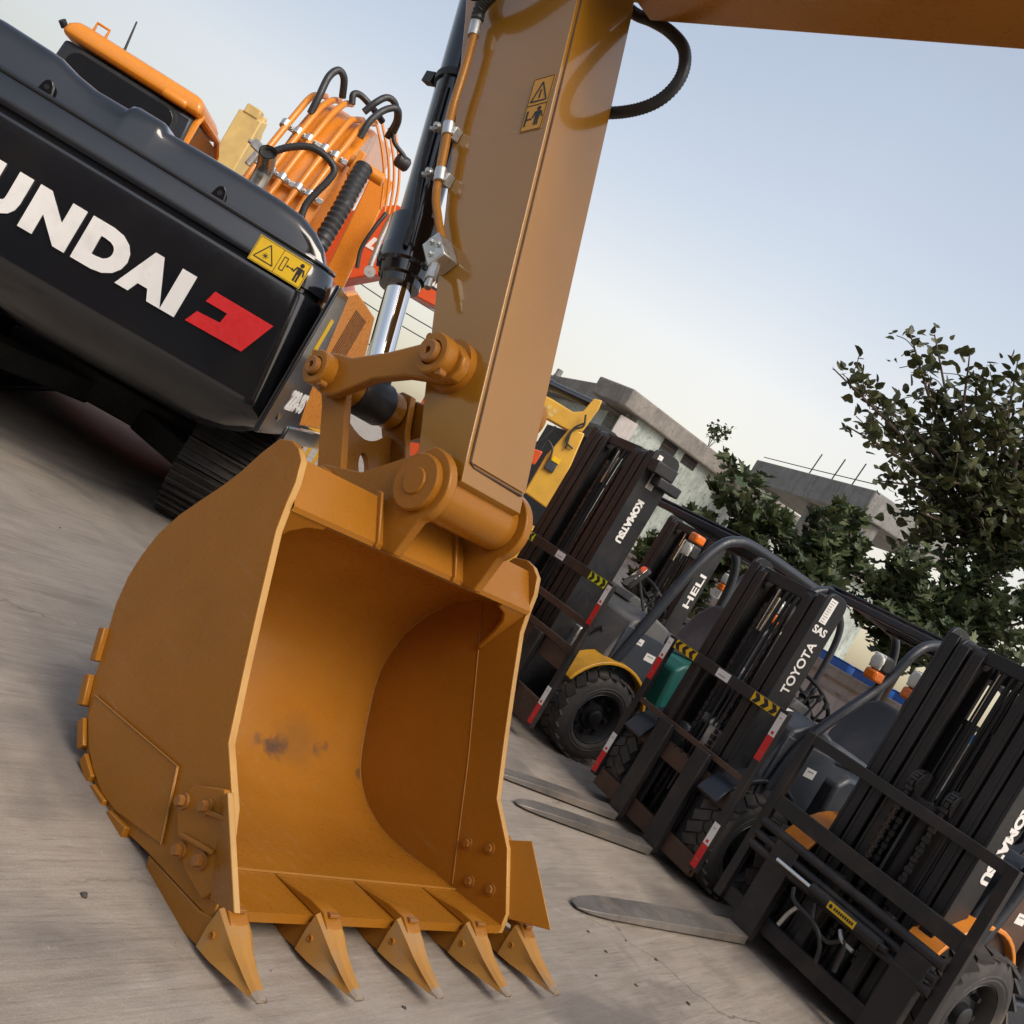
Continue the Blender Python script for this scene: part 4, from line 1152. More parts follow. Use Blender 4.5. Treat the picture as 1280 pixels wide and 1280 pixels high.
def forklift(label, loc, yaw, P, group='forklifts parked in a row'):
    f = thing('forklift', label, 'forklift', loc, yaw, group)
    mx, mh, mw, my = P['mx'], P['mh'], P['mw'], P.get('my', 0)
    bx, bz, bw, by = P['bx'], P['bz'], P['bw'], P.get('by', 0)
    rx, rz, rw = P['rx'], P['rz'], P['rw']
    wy = P.get('wy', .44)
    mm, mr = M['mast'], M['mast_rust']
    # ---------------- mast
    stages = P.get('stages', 2)
    wf = .078
    for s in (-1, 1):
        y = my + s * (mw + .085)
        o = rail(y, s, mx - P.get('depth', .20), mx, mh, wf).build('mast_rail', mm, f, bevel=.004)
        if s > 0: left_rail = o
        for k in range(1, stages):
            yk = y - s * (wf + .014) * k
            rail(yk, s, mx - .19 + .01 * k, mx - .004 * k + .008, mh - .02 - .015 * k, wf - .006, .09).build('inner_mast_rail', mr if k == stages - 1 else mm, f, bevel=.004)
            c = MB(); c.cyl((mx - .06, yk - s * .07, mh - .10), (mx - .06, yk - s * .005, mh - .10), .055, n=22); c.build('mast_roller', M['frame'], f)
        yc_ = y - s * (wf + .014) * stages - s * .03
        c = MB(); c.cyl((mx - .14, yc_, .1), (mx - .14, yc_, mh - .45), .036, n=18); c.cyl((mx - .14, yc_, mh - .45), (mx - .14, yc_, mh - .42), .042, n=18)
        lc = c.build('lift_cylinder', mm, f)
        c = MB(); c.cyl((mx - .14, yc_, mh - .42), (mx - .14, yc_, mh - .1), .022, n=14); c.build('cylinder_rod', M['chrome'], lc)
        chain(f, mx - .05, my + s * .09, .3, P.get('chain_top', mh - .25))
    yin = mw + .085 - (wf + .014) * (stages - 1) - .02
    c = MB(); c.bb(mx - .19, mx - .155, my - mw - .06, my + mw + .06, mh - .17, mh - .05); c.build('mast_cross_beam', mm, f, bevel=.005)
    c = MB(); c.bb(mx - .05, mx - .02, my - yin, my + yin, mh - .12, mh - .045); c.build('mast_cross_beam', mm, f, bevel=.005)
    c = MB(); c.bb(mx - .22, mx - .19, my - mw - .06, my + mw + .06, .95, 1.06); c.build('mast_cross_beam', mm, f, bevel=.005)
    for yy, r_ in ((-.05, .014), (.0, .012), (.04, .014), (.15, .012)):
        c = MB(); c.tube([V((mx - .10, my + yy, .35)), V((mx - .09, my + yy + .01, 1.0)), V((mx - .11, my + yy, mh - .2)), V((mx - .16, my + yy, mh - .06)), V((mx - .22, my + yy, mh - .25)), V((mx - .24, my + yy, .9))], r_, 8); c.build('mast_hose', M['hose'], f)
    # ---------------- carriage and forks
    cwd = P.get('cw', bw * .96)
    for z0, z1 in P.get('plates', ((.08, .19), (.55, .66))):
        c = MB()
        y0, y1 = by - cwd, by + cwd
        prof = [(y0, z0), (y1, z0), (y1, z1)]
        nn = 14
        for i in range(nn + 1):      # notched top edge
            yy = y1 - (y1 - y0) * i / nn
            if z0 > .3 and 0 < i < nn:
                prof += [(yy + .016, z1), (yy + .012, z1 - .014), (yy - .012, z1 - .014), (yy - .016, z1)]
        prof.append((y0, z1))
        c.prism(prof, bx - .055, bx - .012, plane='yz')
        c.build('carriage_bar', M['rusty'] if P.get('rust', True) else M['frame'], f, bevel=.003)
    for s in (-1, 1):
        yy = my + s * (mw - .13); 
        c = MB(); c.bb(mx + .003, bx - .056, yy - .03, yy + .03, .12, .62); c.build('carriage_bracket', M['frame'], f, bevel=.004)
    for (fy, fw, fl, sk, fdir) in P['forks']:
        c = MB()
        th = .045
        c.bb(bx - .008, bx + th, fy - fw / 2, fy + fw / 2, .035, sk)
        fk = c.build('fork', M['frame'], f, bevel=.006)
        c = MB()
        rows = []
        for t, wv, z0, z1 in ((0, 1, .012, .060), (.15, 1, .012, .060), (.6, .98, .012, .052), (.86, .92, .012, .040), (.95, .72, .012, .030), (.99, .42, .012, .022), (1, .30, .012, .018)):
            xx = bx + th + .001 + fl * t; yo = fy + math.tan(fdir) * fl * t
            rows.append([V((xx, yo - fw * wv / 2, z0)), V((xx, yo + fw * wv / 2, z0)), V((xx, yo + fw * wv / 2, z1)), V((xx, yo - fw * wv / 2, z1))])
        vs = c.grid(rows, close_u=True); c.cap(vs[0][::-1]); c.cap(vs[-1])
        c.build('fork_blade', M['fork'], fk, bevel=.004)
    # ---------------- load backrest
    br = bpy.data.objects.new('load_backrest', None); COL.objects.link(br); br.parent = f
    pw = P.get('pw', .055); fm = M['frame']
    xb = bx - .005
    if P.get('backrest', True):
        for s in (-1, 1):
            c = MB(); c.bb(xb - .02, xb + .02, by + s * bw - pw / 2, by + s * bw + pw / 2, P.get('pz', .12), bz); c.build('post', fm, br, bevel=.003)
        for z, hh in P.get('bars', ((bz - .035, .07), (.72, .05))):
            c = MB(); c.bb(xb - .016, xb + .016, by - bw + pw / 2, by + bw - pw / 2, z - hh / 2, z + hh / 2); c.build('bar', fm if hh > .052 else M['rusty'], br, bevel=.003)
        for vy in P.get('vbars', ()):
            c = MB(); c.bb(xb - .012, xb + .012, by + vy - .018, by + vy + .018, .66, bz - .07); c.build('bar', fm, br, bevel=.003)
        if P.get('stripes', True):
            for s in (-1, 1):
                stripe(br, xb + .021, by + s * bw, bz - .33, bz - .17, bz - .02, pw * .9); stripe(br, xb + .021, by + s * bw, .14, .29, .43, pw * .9)
        a = P.get('arrow')
        if a:
            arrow_sign(br, (xb + .017, by + bw - .03 - .24, bz - .066), (0, 1, 0), (0, 0, 1), .22, .062, a, 1)
            arrow_sign(br, (xb + .017, by - bw + .05, bz - .066), (0, 1, 0), (0, 0, 1), .22, .062, a, -1)
            pl = Plate((xb + .017, by - .06, bz - .062), (0, 1, 0), (0, 0, 1)); pl.rect(0, 0, .12, .055, .0005, 0); pl.line((.02, .02), (.09, .02), .006, .002, 1); pl.build('label', [M['white'], M['decal_grey']], br)
    # ---------------- wheels
    wr = P.get('wr', .34)
    for s in (-1, 1):
        wheel(f, 0, s * wy, wr, P.get('ww', .23), s, M['mast'], 'front_wheel', P.get('lugs', 22))
        wheel(f, -1.62, s * (wy - .04), .26, .18, s, M['mast'], 'rear_wheel', 18)
    # ---------------- body
    bm_, hm_, fmat = M[P['body']], M[P['hood']], M[P['fender']]
    hw = P.get('hw', .50)
    c = MB(); c.bb(-1.55, .16, -.34, .34, .22, .56); c.bb(-1.25, -.38, -hw, hw, .25, .50); c.bb(-1.0, -.42, -hw - .005, hw + .005, .18, .25)
    c.cyl((0, -wy + .1, wr), (0, wy - .1, wr), .10, n=18)
    c.build('chassis', M['slate_dark'], f, bevel=.015)
    for s in (-1, 1):
        c = MB()
        R0, R1 = wr + .075, wr + .10
        outp = arc(0, wr, R1, 155, 25, 14); inn = arc(0, wr, R0, 25, 155, 14)
        fo = P.get('fend', .03); y0, y1 = sorted((s * (wy - .15), s * (wy + fo)))
        rows = []
        loop = outp + inn
        A_ = [[V((p[0], y0, p[1])) for p in loop], [V((p[0], y1, p[1])) for p in loop]]
        vs = c.grid(A_, close_u=True)
        nO = len(outp)
        for row, fl_ in ((vs[0], True), (vs[1], False)):
            for i in range(nO - 1):
                q = [row[i], row[i + 1], row[2 * nO - 2 - i], row[2 * nO - 1 - i]]
                try: c.bm.faces.new(q if fl_ else q[::-1])
                except ValueError: pass
        c.build('fender', fmat, f, bevel=.006)
    # cowl and dashboard
    c = MB()
    c.prism([(.10, .50), (.14, .80), (.06, 1.10), (-.10, 1.20), (-.30, 1.16), (-.32, 1.02), (-.16, .90), (-.14, .50)], -hw + .06, hw - .06)
    c.build('cowl', M[P.get('cowl', 'slate')], f, bevel=.02)
    c = MB(); c.prism([(-.06, 1.19), (-.10, 1.26), (-.26, 1.24), (-.31, 1.165)], -.22, .22); c.build('dashboard', M['grey_plastic'], f, bevel=.015)
    # side panel with stickers
    c = MB(); c.bb(-.40, .10, hw - .058, hw - .04, .66, 1.06); pn = c.build('side_panel', bm_, f, bevel=.008)
    pl = Plate((-.02, hw - .0395, .96), (-1, 0, 0), (0, 0, 1)); pl.rect(0, 0, .09, .05, .0005, 0); pl.rect(.17, -.08, .27, -.02, .0005, 0); pl.line((.19, -.04), (.25, -.04), .008, .002, 1); pl.line((.02, .02), (.07, .02), .008, .002, 1); pl.build('label', [M['white'], M['decal_grey']], f)
    # steering wheel
    c = MB(); c.tube([V((-.18, .0, 1.05)), V((-.42, .0, 1.28))], .03, 12, smooth=False); c.build('steering_column', M['rubber'], f)
    c = MB(); ax = V((-.62, 0, .78)).normalized(); e1 = V((0, 1, 0)); e2 = ax.cross(e1)
    ctr = V((-.43, 0, 1.30))
    ring = [ctr + (e1 * math.cos(2 * PI * i / 32) + e2 * math.sin(2 * PI * i / 32)) * .18 for i in range(33)]
    c.tube(ring, .014, 10, smooth=False, caps=False)
    for a in (90, 210, 330): c.tube([ctr - ax * .02, ctr + (e1 * math.cos(math.radians(a)) + e2 * math.sin(math.radians(a))) * .175], .011, 8, smooth=False)
    c.lathe(ctr - ax * .04, ax, [(0, .05), (.05, .045)], 16)
    c.build('steering_wheel', M['rubber'], f)
    for i in range(3):
        c = MB(); c.tube([V((-.15 + .0 * i, hw - .18 - .07 * i, 1.05)), V((-.22, hw - .18 - .07 * i, 1.30 + .02 * i))], .008, 8, smooth=False); c.lathe(V((-.22, hw - .18 - .07 * i, 1.29 + .02 * i)), (-.2, 0, 1), [(0, .014), (.03, .018), (.05, .01)], 10); c.build('lever', M['rubber'], f)
    # hood, seat, counterweight
    c = MB(); c.prism([(-.56, .50), (-.52, .92), (-.60, 1.0), (-1.45, 1.02), (-1.52, .95), (-1.52, .50)], -hw + .03, hw - .03); c.build('engine_hood', hm_, f, bevel=.03, seg=3)
    c = MB(); c.prism([(-.62, 1.0), (-.60, 1.10), (-.68, 1.13), (-1.05, 1.10), (-1.12, 1.02)], -.24, .24)
    st_ = c.build('seat', M['seat'], f, bevel=.03, seg=3)
    c = MB()
    rows = []
    for t, wv in ((0, .22), (.2, .24), (.6, .225), (.85, .17), (1, .10)):
        xx = -1.06 - .13 * t; zz = 1.06 + .46 * t
        rows.append([V((xx, -wv, zz)), V((xx + .01, wv, zz)), V((xx - .09, wv, zz + .01)), V((xx - .09, -wv, zz + .01))])
    vs = c.grid(rows, close_u=True); c.cap(vs[0]); c.cap(vs[-1]); c.build('seat_back', M['seat'], st_, bevel=.03, seg=3)
    c = MB()
    rows = []
    for ins, z in ((.06, .24), (0, .32), (0, .85), (.03, 1.0), (.10, 1.06)):
        rows.append([V((x, y, z)) for x, y in ((-1.53, -hw - .02 + ins), (-1.53, hw + .02 - ins), (-1.85, hw + .02 - ins), (-2.08 + ins, hw - .18), (-2.14 + ins, 0), (-2.08 + ins, -hw + .18), (-1.85, -hw - .02 + ins))])
    vs = c.grid(rows, close_u=True); c.cap(vs[0][::-1]); c.cap(vs[-1]); c.build('counterweight', M[P.get('cwm', P['hood'])], f, bevel=.02)
    # ---------------- overhead guard
    gm = M[P.get('guard', 'slate_dark')]
    gr = P.get('gr', .036)
    gd = bpy.data.objects.new('overhead_guard', None); COL.objects.link(gd); gd.parent = f
    for s in (-1, 1):
        y = s * rw
        c = MB()
        c.tube([V((.06, y, .72)), V((-.02, y, 1.1)), V((rx + .16, y, rz - .42)), V((rx + .05, y, rz - .15)), V((rx - .08, y, rz - .04)), V((rx - .3, y, rz)), V((-1.35, y, rz - .015)), V((-1.55, y, rz - .06)), V((-1.66, y, rz - .25)), V((-1.70, y, 1.5)), V((-1.70, y, 1.0))], gr, 10)
        c.build('guard_frame', gm, gd)
    c = MB(); c.bb(rx - .16, rx - .08, -rw, rw, rz - .055, rz - .005); c.build('guard_bar', gm, gd, bevel=.008)
    c = MB(); c.bb(-1.45, -1.38, -rw, rw, rz - .05, rz - .0); c.build('guard_bar', gm, gd, bevel=.008)
    for i in range(6):
        y = -rw + 2 * rw * (i + 1) / 7
        c = MB(); c.bb(-1.40, rx - .12, y - .015, y + .015, rz - .035, rz - .008); c.build('guard_bar', gm, gd)
    if P.get('roof'):
        c = MB(); c.bb(-1.50, rx - .14, -rw - .02, rw + .02, rz + .012, rz + .03); c.build('roof_sheet', gm, gd, bevel=.006)
    # lamps on the front pillars
    lz = P.get('lz', 1.78)
    for s in (-1, 1):
        y = s * (rw - .03); xl = rx + .16
        c = MB(); c.box((xl + .07, y, lz), (.09, .10, .11)); hl_ = c.build('headlight', M['rubber'], f, bevel=.02)
        c = MB(); c.lathe((xl + .112, y, lz), (1, 0, 0), [(0, .05), (.012, .05), (.02, .04)], 20); c.box((xl + .117, y, lz), (.012, .09, .10)); c.build('lens', M['lamp_white'], hl_, bevel=.008)
        c = MB(); c.box((xl + .08, y, lz - .09 if P.get('sig', 'below') == 'below' else lz + .10), (.10, .095, .07)); c.build('turn_signal', M['lamp_orange'], f, bevel=.018, seg=3)
        c = MB(); c.beam((xl + .03, y, lz - .02), (rx + .08, s * rw, lz - .02), .03, .03); c.build('lamp_bracket', M['rubber'], f)
    # tilt cylinders and odds and ends between mast and cowl
    for s in (-1, 1):
        c = MB(); c.cyl((-.2, s * .30, .62), (mx - .20, my + s * .26, .72), .04, n=14); c.build('tilt_cylinder', M['frame'], f)
    for i in range(7):
        r2 = random.Random(i + int(loc[0] * 100))
        y0 = r2.uniform(-.3, .3)
        c = MB(); c.tube([V((mx - .24, y0, .5 + r2.random() * .3)), V((mx - .30, y0 + r2.uniform(-.15, .15), .75 + r2.random() * .3)), V((.10, y0 + r2.uniform(-.2, .2), .85 + r2.random() * .2)), V((.02, y0, .6))], .013, 8); c.build('hydraulic_hose', M['hose'], f)
    c = MB(); c.box((.17, .12, .75), (.12, .26, .2)); c.box((.18, -.2, .68), (.1, .16, .16)); c.cyl((.18, -.12, .86), (.18, .05, .86), .035, n=12); c.build('control_valve', M['zinc'], f, bevel=.01)
    return f, left_rail, gd, br

# -------- komatsu-style machine behind the bucket
A_, ra, ga, ba = forklift('black masted forklift with a teal engine hood and yellow fender, right beside the bucket', (.95, 8.04, 0), 212.0, dict(
    mx=.42, mh=2.31, mw=.36, my=-.26, depth=.28, bx=.56, bz=1.27, bw=.70, by=.03, rx=-.30, rz=2.04, rw=.57, wy=.56, wr=.345, ww=.25, hw=.60,
    forks=((-.42, .12, 1.02, .70, 0), (.30, .12, 1.02, .70, 0)), plates=((.10, .30), (.55, .72)), bars=((1.235, .075), (.93, .05), (.72, .05)), vbars=(),
    arrow=M['decal_lime'], body='slate', hood='teal', fender='forkyellow', cowl='grey_plastic', cwm='teal', sig='above', lz=1.76, stages=3, gr=.042, fend=.09, roof=True))
yL = -.26 + .36 + .085
t_ = text('KOMATSU', .1, (0, yL + .001, 0), (0, 0, -1), (-1, 0, 0), M['white'], ra, bold=.006, depth=.003)
fit_text(t_, (0, 0, -1), (-1, 0, 0), 0, .36, 0, .068, (.33, yL + .001, 1.90))
def paper(parent, p, xd, yd, w, h, base='white', n=5):
    pl = Plate(p, xd, yd); pl.rect(0, 0, w, h, .0005, 0)
    r2 = random.Random(int(w * 1000))
    for i in range(n):
        v = h * (i + .7) / (n + .6)
        pl.line((w * .15, v), (w * (.5 + .35 * r2.random()), v), min(w, h) * .06, .002, 1)
    return pl.build('label', [M[base], M['decal_grey']], parent)
paper(ra, (.335, yL + .0005, 2.00), (-1, 0, 0), (0, 0, 1), .07, .16, n=9)
pl = Plate((.335, yL + .0005, 2.162), (-1, 0, 0), (0, 0, 1)); pl.rect(0, 0, .07, .03, .0005, 0); pl.build('label', [M['decal_yellow']], ra)
paper(ra, (.37, yL + .0005, 2.19), (-1, 0, 0), (0, 0, 1), .045, .075, n=3)
c = MB(); c.bb(.20, .42, yL + .001, yL + .10, 2.12, 2.22); c.bb(.10, .34, yL + .02, yL + .12, 2.04, 2.12); c.build('mast_bracket', M['mast'], A_, bevel=.012)
# mirror
mT = Matrix.Translation((.12, .375, 1.385)) @ Matrix.Rotation(math.radians(-16), 4, 'Z') @ Matrix.Rotation(math.radians(-24), 4, 'Y')
c = MB(); c.prism(rrect(-.062, .062, -.115, .115, .03), -.03, .012, plane='yz'); c.xf(mT); mb_ = c.build('mirror', M['rubber'], A_, bevel=.01)
c = MB(); c.prism(rrect(-.054, .054, -.105, .105, .025), .0125, .016, plane='yz'); c.xf(mT); c.build('mirror_glass', M['mirror'], mb_)
c = MB(); c.tube([V((.10, .37, 1.4)), V((.02, .40, 1.3)), V((.0, .5, 1.2))], .012, 8); c.build('mirror_arm', M['rubber'], mb_)
# -------- toyota-style machine in the middle
B_, rb, gb, bb_ = forklift('slate blue forklift with black and yellow arrow stickers and both forks on the concrete', (1.944, 6.54, 0), 212.0, dict(
    mx=.30, mh=1.93, mw=.26, bx=.34, bz=1.19, bw=.555, rx=-.52, rz=2.03, rw=.49, wy=.46, wr=.34, ww=.24, hw=.5,
    forks=((-.185, .125, 1.05, .72, .02), (.20, .125, 1.06, .72, .01)), plates=((.07, .19), (.50, .62)), bars=((1.155, .07), (.715, .035)), vbars=(-.22,),
    arrow=M['decal_yellow'], body='slate', hood='slate', fender='slate_dark', guard='slate_dark', cowl='slate', gr=.032, lz=1.72, lugs=26, roof=True))
yL = .26 + .085
t_ = text('TOYOTA', .1, (0, yL + .001, 0), (0, 0, 1), (1, 0, 0), M['white'], rb, bold=.002, depth=.003)
fit_text(t_, (0, 0, 1), (1, 0, 0), 0, .35, 0, .074, (.17, yL + .001, 1.26))
t_ = text('SAS', .1, (.30, yL + .001, 1.665), (-1, 0, 0), (0, 0, 1), M['white'], rb, bold=.003, depth=.003)
fit_text(t_, (-1, 0, 0), (0, 0, 1), 0, .125, 0, .05, (.275, yL + .001, 1.665))
paper(rb, (.265, yL + .0005, 1.735), (-1, 0, 0), (0, 0, 1), .065, .16, n=9)
c = MB(); c.prism([(.30, .98), (.44, .99), (.48, 1.10), (.33, 1.12)], -.05, .17); 
c.bm.free()
c = MB(); c.tube([V((.10, .10, 1.18)), V((.06, .10, 1.205)), V((-.06, .10, 1.225))], .001, 4)
c.bm.free()
# sheet of paper lying on the cowl
c = MB()
rows = []
for i in range(7):
    t = i / 6
    rows.append([V((.125 - .23 * t, .02 + .0 * t, 1.075 + .16 * t - .10 * max(0, t - .55))), V((.125 - .23 * t, .25, 1.078 + .16 * t - .10 * max(0, t - .55)))])
c.grid(rows)
pm = c.build('paper', M['white'], None, smooth=60)
pm.modifiers.new('thick', 'SOLIDIFY').thickness = .002
pm.location = B_.location; pm.rotation_euler = B_.rotation_euler
tag(pm, 'white sheet of printed paper lying on the cowl of the slate blue forklift', 'paper')
# -------- near machine on the right
D_, rd, gdd, bd = forklift('big black forklift nearest at the right with wide carriage and orange fenders', (2.865, 5.54, 0), 214.0, dict(
    mx=.38, mh=2.08, mw=.30, my=.07, bx=.485, bz=1.165, bw=.65, by=.02, rx=-.12, rz=2.07, rw=.50, wy=.50, wr=.37, ww=.27, hw=.52, pz=.10, pw=.06,
    forks=((-.37, .16, 1.42, .58, .13), (.51, .17, 1.40, .58, .13)), plates=((.10, .19),), bars=((1.135, .06), (.73, .09)), vbars=(), stripes=False,
    body='rusty', hood='slate_dark', fender='forkorange', guard='slate_dark', cowl='slate_dark', stages=3, rust=False, chain_top=1.18, lz=1.72, lugs=20))
yL = .07 + .30 + .085
t_ = text('KOMATSU', .1, (0, yL + .001, 0), (0, 0, -1), (-1, 0, 0), M['white'], rd, bold=.006, depth=.003)
fit_text(t_, (0, 0, -1), (-1, 0, 0), 0, .46, 0, .085, (.28, yL + .001, 1.45))
# positioner rails, cylinder and hoses on its carriage
for z, hh in ((.60, .045), (.525, .04), (.46, .045)):
    c = MB(); c.cyl((.505, -.60, z), (.505, .64, z), hh * .62, n=16); c.build('positioner_shaft', M['frame'], D_)
c = MB(); c.cyl((.55, -.37, .49), (.55, -.11, .49), .013, n=12); c.build('cylinder_rod', M['chrome'], D_)
c = MB(); c.lathe((.55, -.11, .49), (0, 1, 0), [(0, .031), (.46, .031), (.462, .018), (.50, .018)], 18)
pc = c.build('positioner_cylinder', M['frame'], D_)
pl = Plate((.5815, .03, .469), (0, 1, 0), (0, 0, 1)); pl.rect(0, 0, .18, .040, .0005, 0); pl.disc(.02, .020, .011, .002, 1)
for k_ in range(9): pl.rect(.042 + k_ * .0145, .013, .052 + k_ * .0145, .028, .002, 1)
pl.build('label', [M['decal_yellow'], M['decal_black']], pc)
for (pa, mt) in (([(.55, -.05, .44), (.56, .0, .36), (.55, .11, .33), (.56, .20, .39), (.55, .22, .24)], 'hose'), ([(.55, -.20, .43), (.56, -.15, .38), (.57, .02, .36), (.55, .09, .29), (.54, .11, .2)], 'hose'), ([(.53, -.18, .22), (.535, -.16, .3), (.535, -.13, .37)], 'zinc'), ([(.55, .14, .42), (.56, .18, .39), (.55, .25, .38)], 'zinc')):
    c = MB(); c.tube([V(p) for p in pa], .013, 10); c.build('hydraulic_hose', M[mt], D_)
# twin chain sheaves of the free lift ram
for yy in (-.02, .20):
    c = MB(); c.lathe((.34, yy - .03, 1.24), (0, 1, 0), [(0, .078), (.012, .078), (.016, .064), (.044, .064), (.048, .078), (.06, .078)], 26); c.build('chain_sheave', M['frame'], D_)
    c = MB()
    for i in range(14):
        a = PI * i / 13
        c.box((.34 + .072 * math.cos(a), yy, 1.24 + .072 * math.sin(a)), (.02, .034 if i % 2 else .022, .015), Matrix.Rotation(-a, 3, 'Y'))
    z = 1.23; i = 0
    while z > .70: c.box((.415, yy, z), (.018, .036 if i % 2 else .022, .024)); z -= .029; i += 1
    c.build('lift_chain', M['frame'], D_)
c = MB(); c.lathe((.30, .09, .1), (0, 0, 1), [(0, .05), (1.06, .05), (1.062, .14), (1.09, .14), (1.092, .02)], 20); c.build('free_lift_ram', M['mast'], D_)
for yy, mt in ((.04, 'slate'), (.27, 'slate'), (.31, 'chrome'), (.245, 'chrome'), (-.06, 'forkorange')):
    c = MB(); c.cyl((.36, yy, .72), (.36, yy, 1.15), .009, n=10); c.build('mast_pipe', M[mt], D_)
# -------- forklift in the second row, only its mast shows
H_, rh, gh, bh = forklift('forklift behind the teal hood, mostly hidden, with grey mast cylinder and white letters', (1.96, 10.35, 0), 212.0, dict(
    mx=.42, mh=2.10, mw=.30, bx=.58, bz=1.15, bw=.50, rx=-.15, rz=2.1, rw=.5, wy=.46, wr=.34, hw=.5,
    forks=((-.2, .12, 1.0, .6, 0), (.2, .12, 1.0, .6, 0)), bars=((1.1, .06), (.75, .05)), body='red_orange', hood='red_orange', fender='slate_dark', stripes=False))
yL = .30 + .085
t_ = text('HELI', .1, (0, yL + .001, 0), (0, 0, 1), (1, 0, 0), M['white'], rh, bold=.002, depth=.003)
fit_text(t_, (0, 0, 1), (1, 0, 0), 0, .36, 0, .085, (.27, yL + .001, 1.34))

# ================================================================== OTHER MACHINES FURTHER BACK
def far_excavator(label, loc, yaw, col, boomp, armp, s=1.0, words=None, band=None):
    f = thing('excavator', label, 'excavator', loc, yaw)
    make_track(f, -1.0, -1.8, 1.8, .5, .85, M['track'], M['under']); make_track(f, 1.0, -1.8, 1.8, .5, .85, M['track'], M['under'])
    c = MB(); c.cyl((0, 0, .5), (0, 0, .95), .55, n=28); c.box((0, 0, .5), (1.6, 1.3, .25)); c.build('undercarriage', M['under'], f, bevel=.02)
    c = MB(); c.prism([(-1.2, -2.3), (1.2, -2.3), (1.25, 1.2), (-.1, 1.2), (-.1, .3), (-1.25, .3)], .95, 1.9, plane='xy'); c.build('house', col, f, bevel=.06)
    c = MB(); c.prism([(-1.15, -2.9), (-.8, -3.05), (.8, -3.05), (1.15, -2.9), (1.2, -2.31), (-1.2, -2.31)], .95, 1.85, plane='xy'); c.build('counterweight', M['slate_dark'], f, bevel=.06)
    c = MB(); c.prism([(.32, .95), (.32, 2.2), (.55, 2.75), (1.5, 2.8), (1.85, 2.0), (1.85, .95)], -1.22, -.25, plane='yz'); cb = c.build('cab', col, f, bevel=.05)
    for xx in (-1.225, -.255): 
        c = MB(); c.prism([(.5, 1.5), (.5, 2.2), (.7, 2.62), (1.4, 2.62), (1.7, 1.95), (1.7, 1.5)], xx, xx + .01 if xx > -1 else xx + .0, plane='yz') if False else c.prism([(.5, 1.5), (.5, 2.2), (.7, 2.62), (1.4, 2.62), (1.7, 1.95), (1.7, 1.5)], xx - .004, xx + .014, plane='yz'); c.build('window', M['glass_dark'], cb)
    c = MB(); c.prism(boomp, -.08, .34, plane='yz'); bo = c.build('boom', col, f, bevel=.02)
    c = MB(); c.prism(armp, .0, .27, plane='yz'); ar = c.build('arm', col, f, bevel=.02)
    return f, bo, ar

ro, rbo, rar = far_excavator('red orange excavator behind the chrome cylinder rod, its level boom carrying a dark lettered band', (-5.0, 13.2, 0), -90, M['red_orange'],
    [(.3, 1.5), (.9, 2.6), (1.35, 3.45), (1.8, 3.80), (3.5, 3.76), (3.75, 3.4), (3.6, 2.98), (2.0, 2.90), (1.3, 2.3), (.9, 1.5)],
    [(3.45, 3.6), (3.8, 3.6), (3.85, 3.0), (3.55, 1.0), (3.35, 1.0), (3.25, 3.0)])
pl = Plate((.3405, 0, 0), (0, 1, 0), (0, 0, 1)); pl.poly([(1.9, 3.10), (3.5, 3.13), (3.5, 3.36), (1.9, 3.36)], .0005, 0); pl.build('boom_band', [M['slate_dark']], rbo)
t_ = text('DOOSAN', .2, (.344, 2.0, 3.14), (0, 1, 0), (0, 0, 1), M['white'], rbo, bold=.01, depth=.004, shear=.2)
fit_text(t_, (0, 1, 0), (0, 0, 1), 0, 1.25, 0, .16, (.344, 1.72, 3.145))

yx = thing('excavator', 'small yellow excavator with a black cylinder on its boom, behind the black forklift masts', 'excavator', (.35, 12, 0), 0)
def yp(px, py): q = at(px, py, 12); return (q.x - .35, q.z)
make_track(yx, -.75, -.9, .9, .35, .5, M['track'], M['under']); make_track(yx, .55, -.9, .9, .35, .5, M['track'], M['under'])
c = MB(); c.bb(-.8, .7, -.3, 1.3, .5, 1.2); c.build('house', M['yellow'], yx, bevel=.06)
c = MB(); c.prism([yp(640, 478), yp(640, 500), yp(680, 522), yp(712, 540), yp(728, 540), yp(748, 512), yp(752, 502), yp(742, 499), yp(728, 515), yp(716, 516), yp(690, 500), yp(665, 488)], -.12, .14); yb_ = c.build('boom', M['yellow'], yx, bevel=.012)
c = MB(); c.prism([yp(712, 536), yp(730, 543), yp(706, 598), yp(690, 640), yp(655, 615), yp(682, 570)], -.16, .18); c.build('boom_base', M['yellow'], yx, bevel=.015)
qa, qb = yp(742, 506), yp(690, 482); qc = yp(640, 462)
c = MB(); c.cyl((qa[0], .01, qa[1]), (qb[0], .01, qb[1]), .055, n=16); c.cyl((qb[0], .01, qb[1]), (qc[0], .01, qc[1]), .065, n=16); c.build('boom_cylinder', M['gloss_black'], yx)
for pa in ([(676, 562), (684, 552), (690, 562), (686, 576)], [(706, 562), (714, 540), (728, 534), (731, 520)], [(715, 562), (707, 552), (716, 537), (730, 530)], [(668, 556), (680, 548), (694, 534)]):
    hose(yx, [V((yp(*p)[0], -.19, yp(*p)[1])) for p in pa], .012)
for p in ((686, 510), (693, 515), (688, 519)):
    q = yp(*p); c = MB(); c.box((q[0], -.121, q[1]), (.05, .006, .05)); c.build('label', M['tan'], yb_)
q = yp(667, 570); c = MB(); c.prism([yp(662, 560), yp(678, 566), yp(668, 582), yp(655, 576)], -.3, -.17); c.build('side_cover', M['red_orange'], yx, bevel=.01)
q = yp(688, 583); c = MB(); c.box((q[0], -.18, q[1]), (.12, .04, .12)); c.build('latch', M['slate'], yx, bevel=.008)
c = MB(); c.box((q[0] + .02, -.20, q[1] + .09), (.10, .02, .06)); c.build('label', M['decal_yellow'], yx)

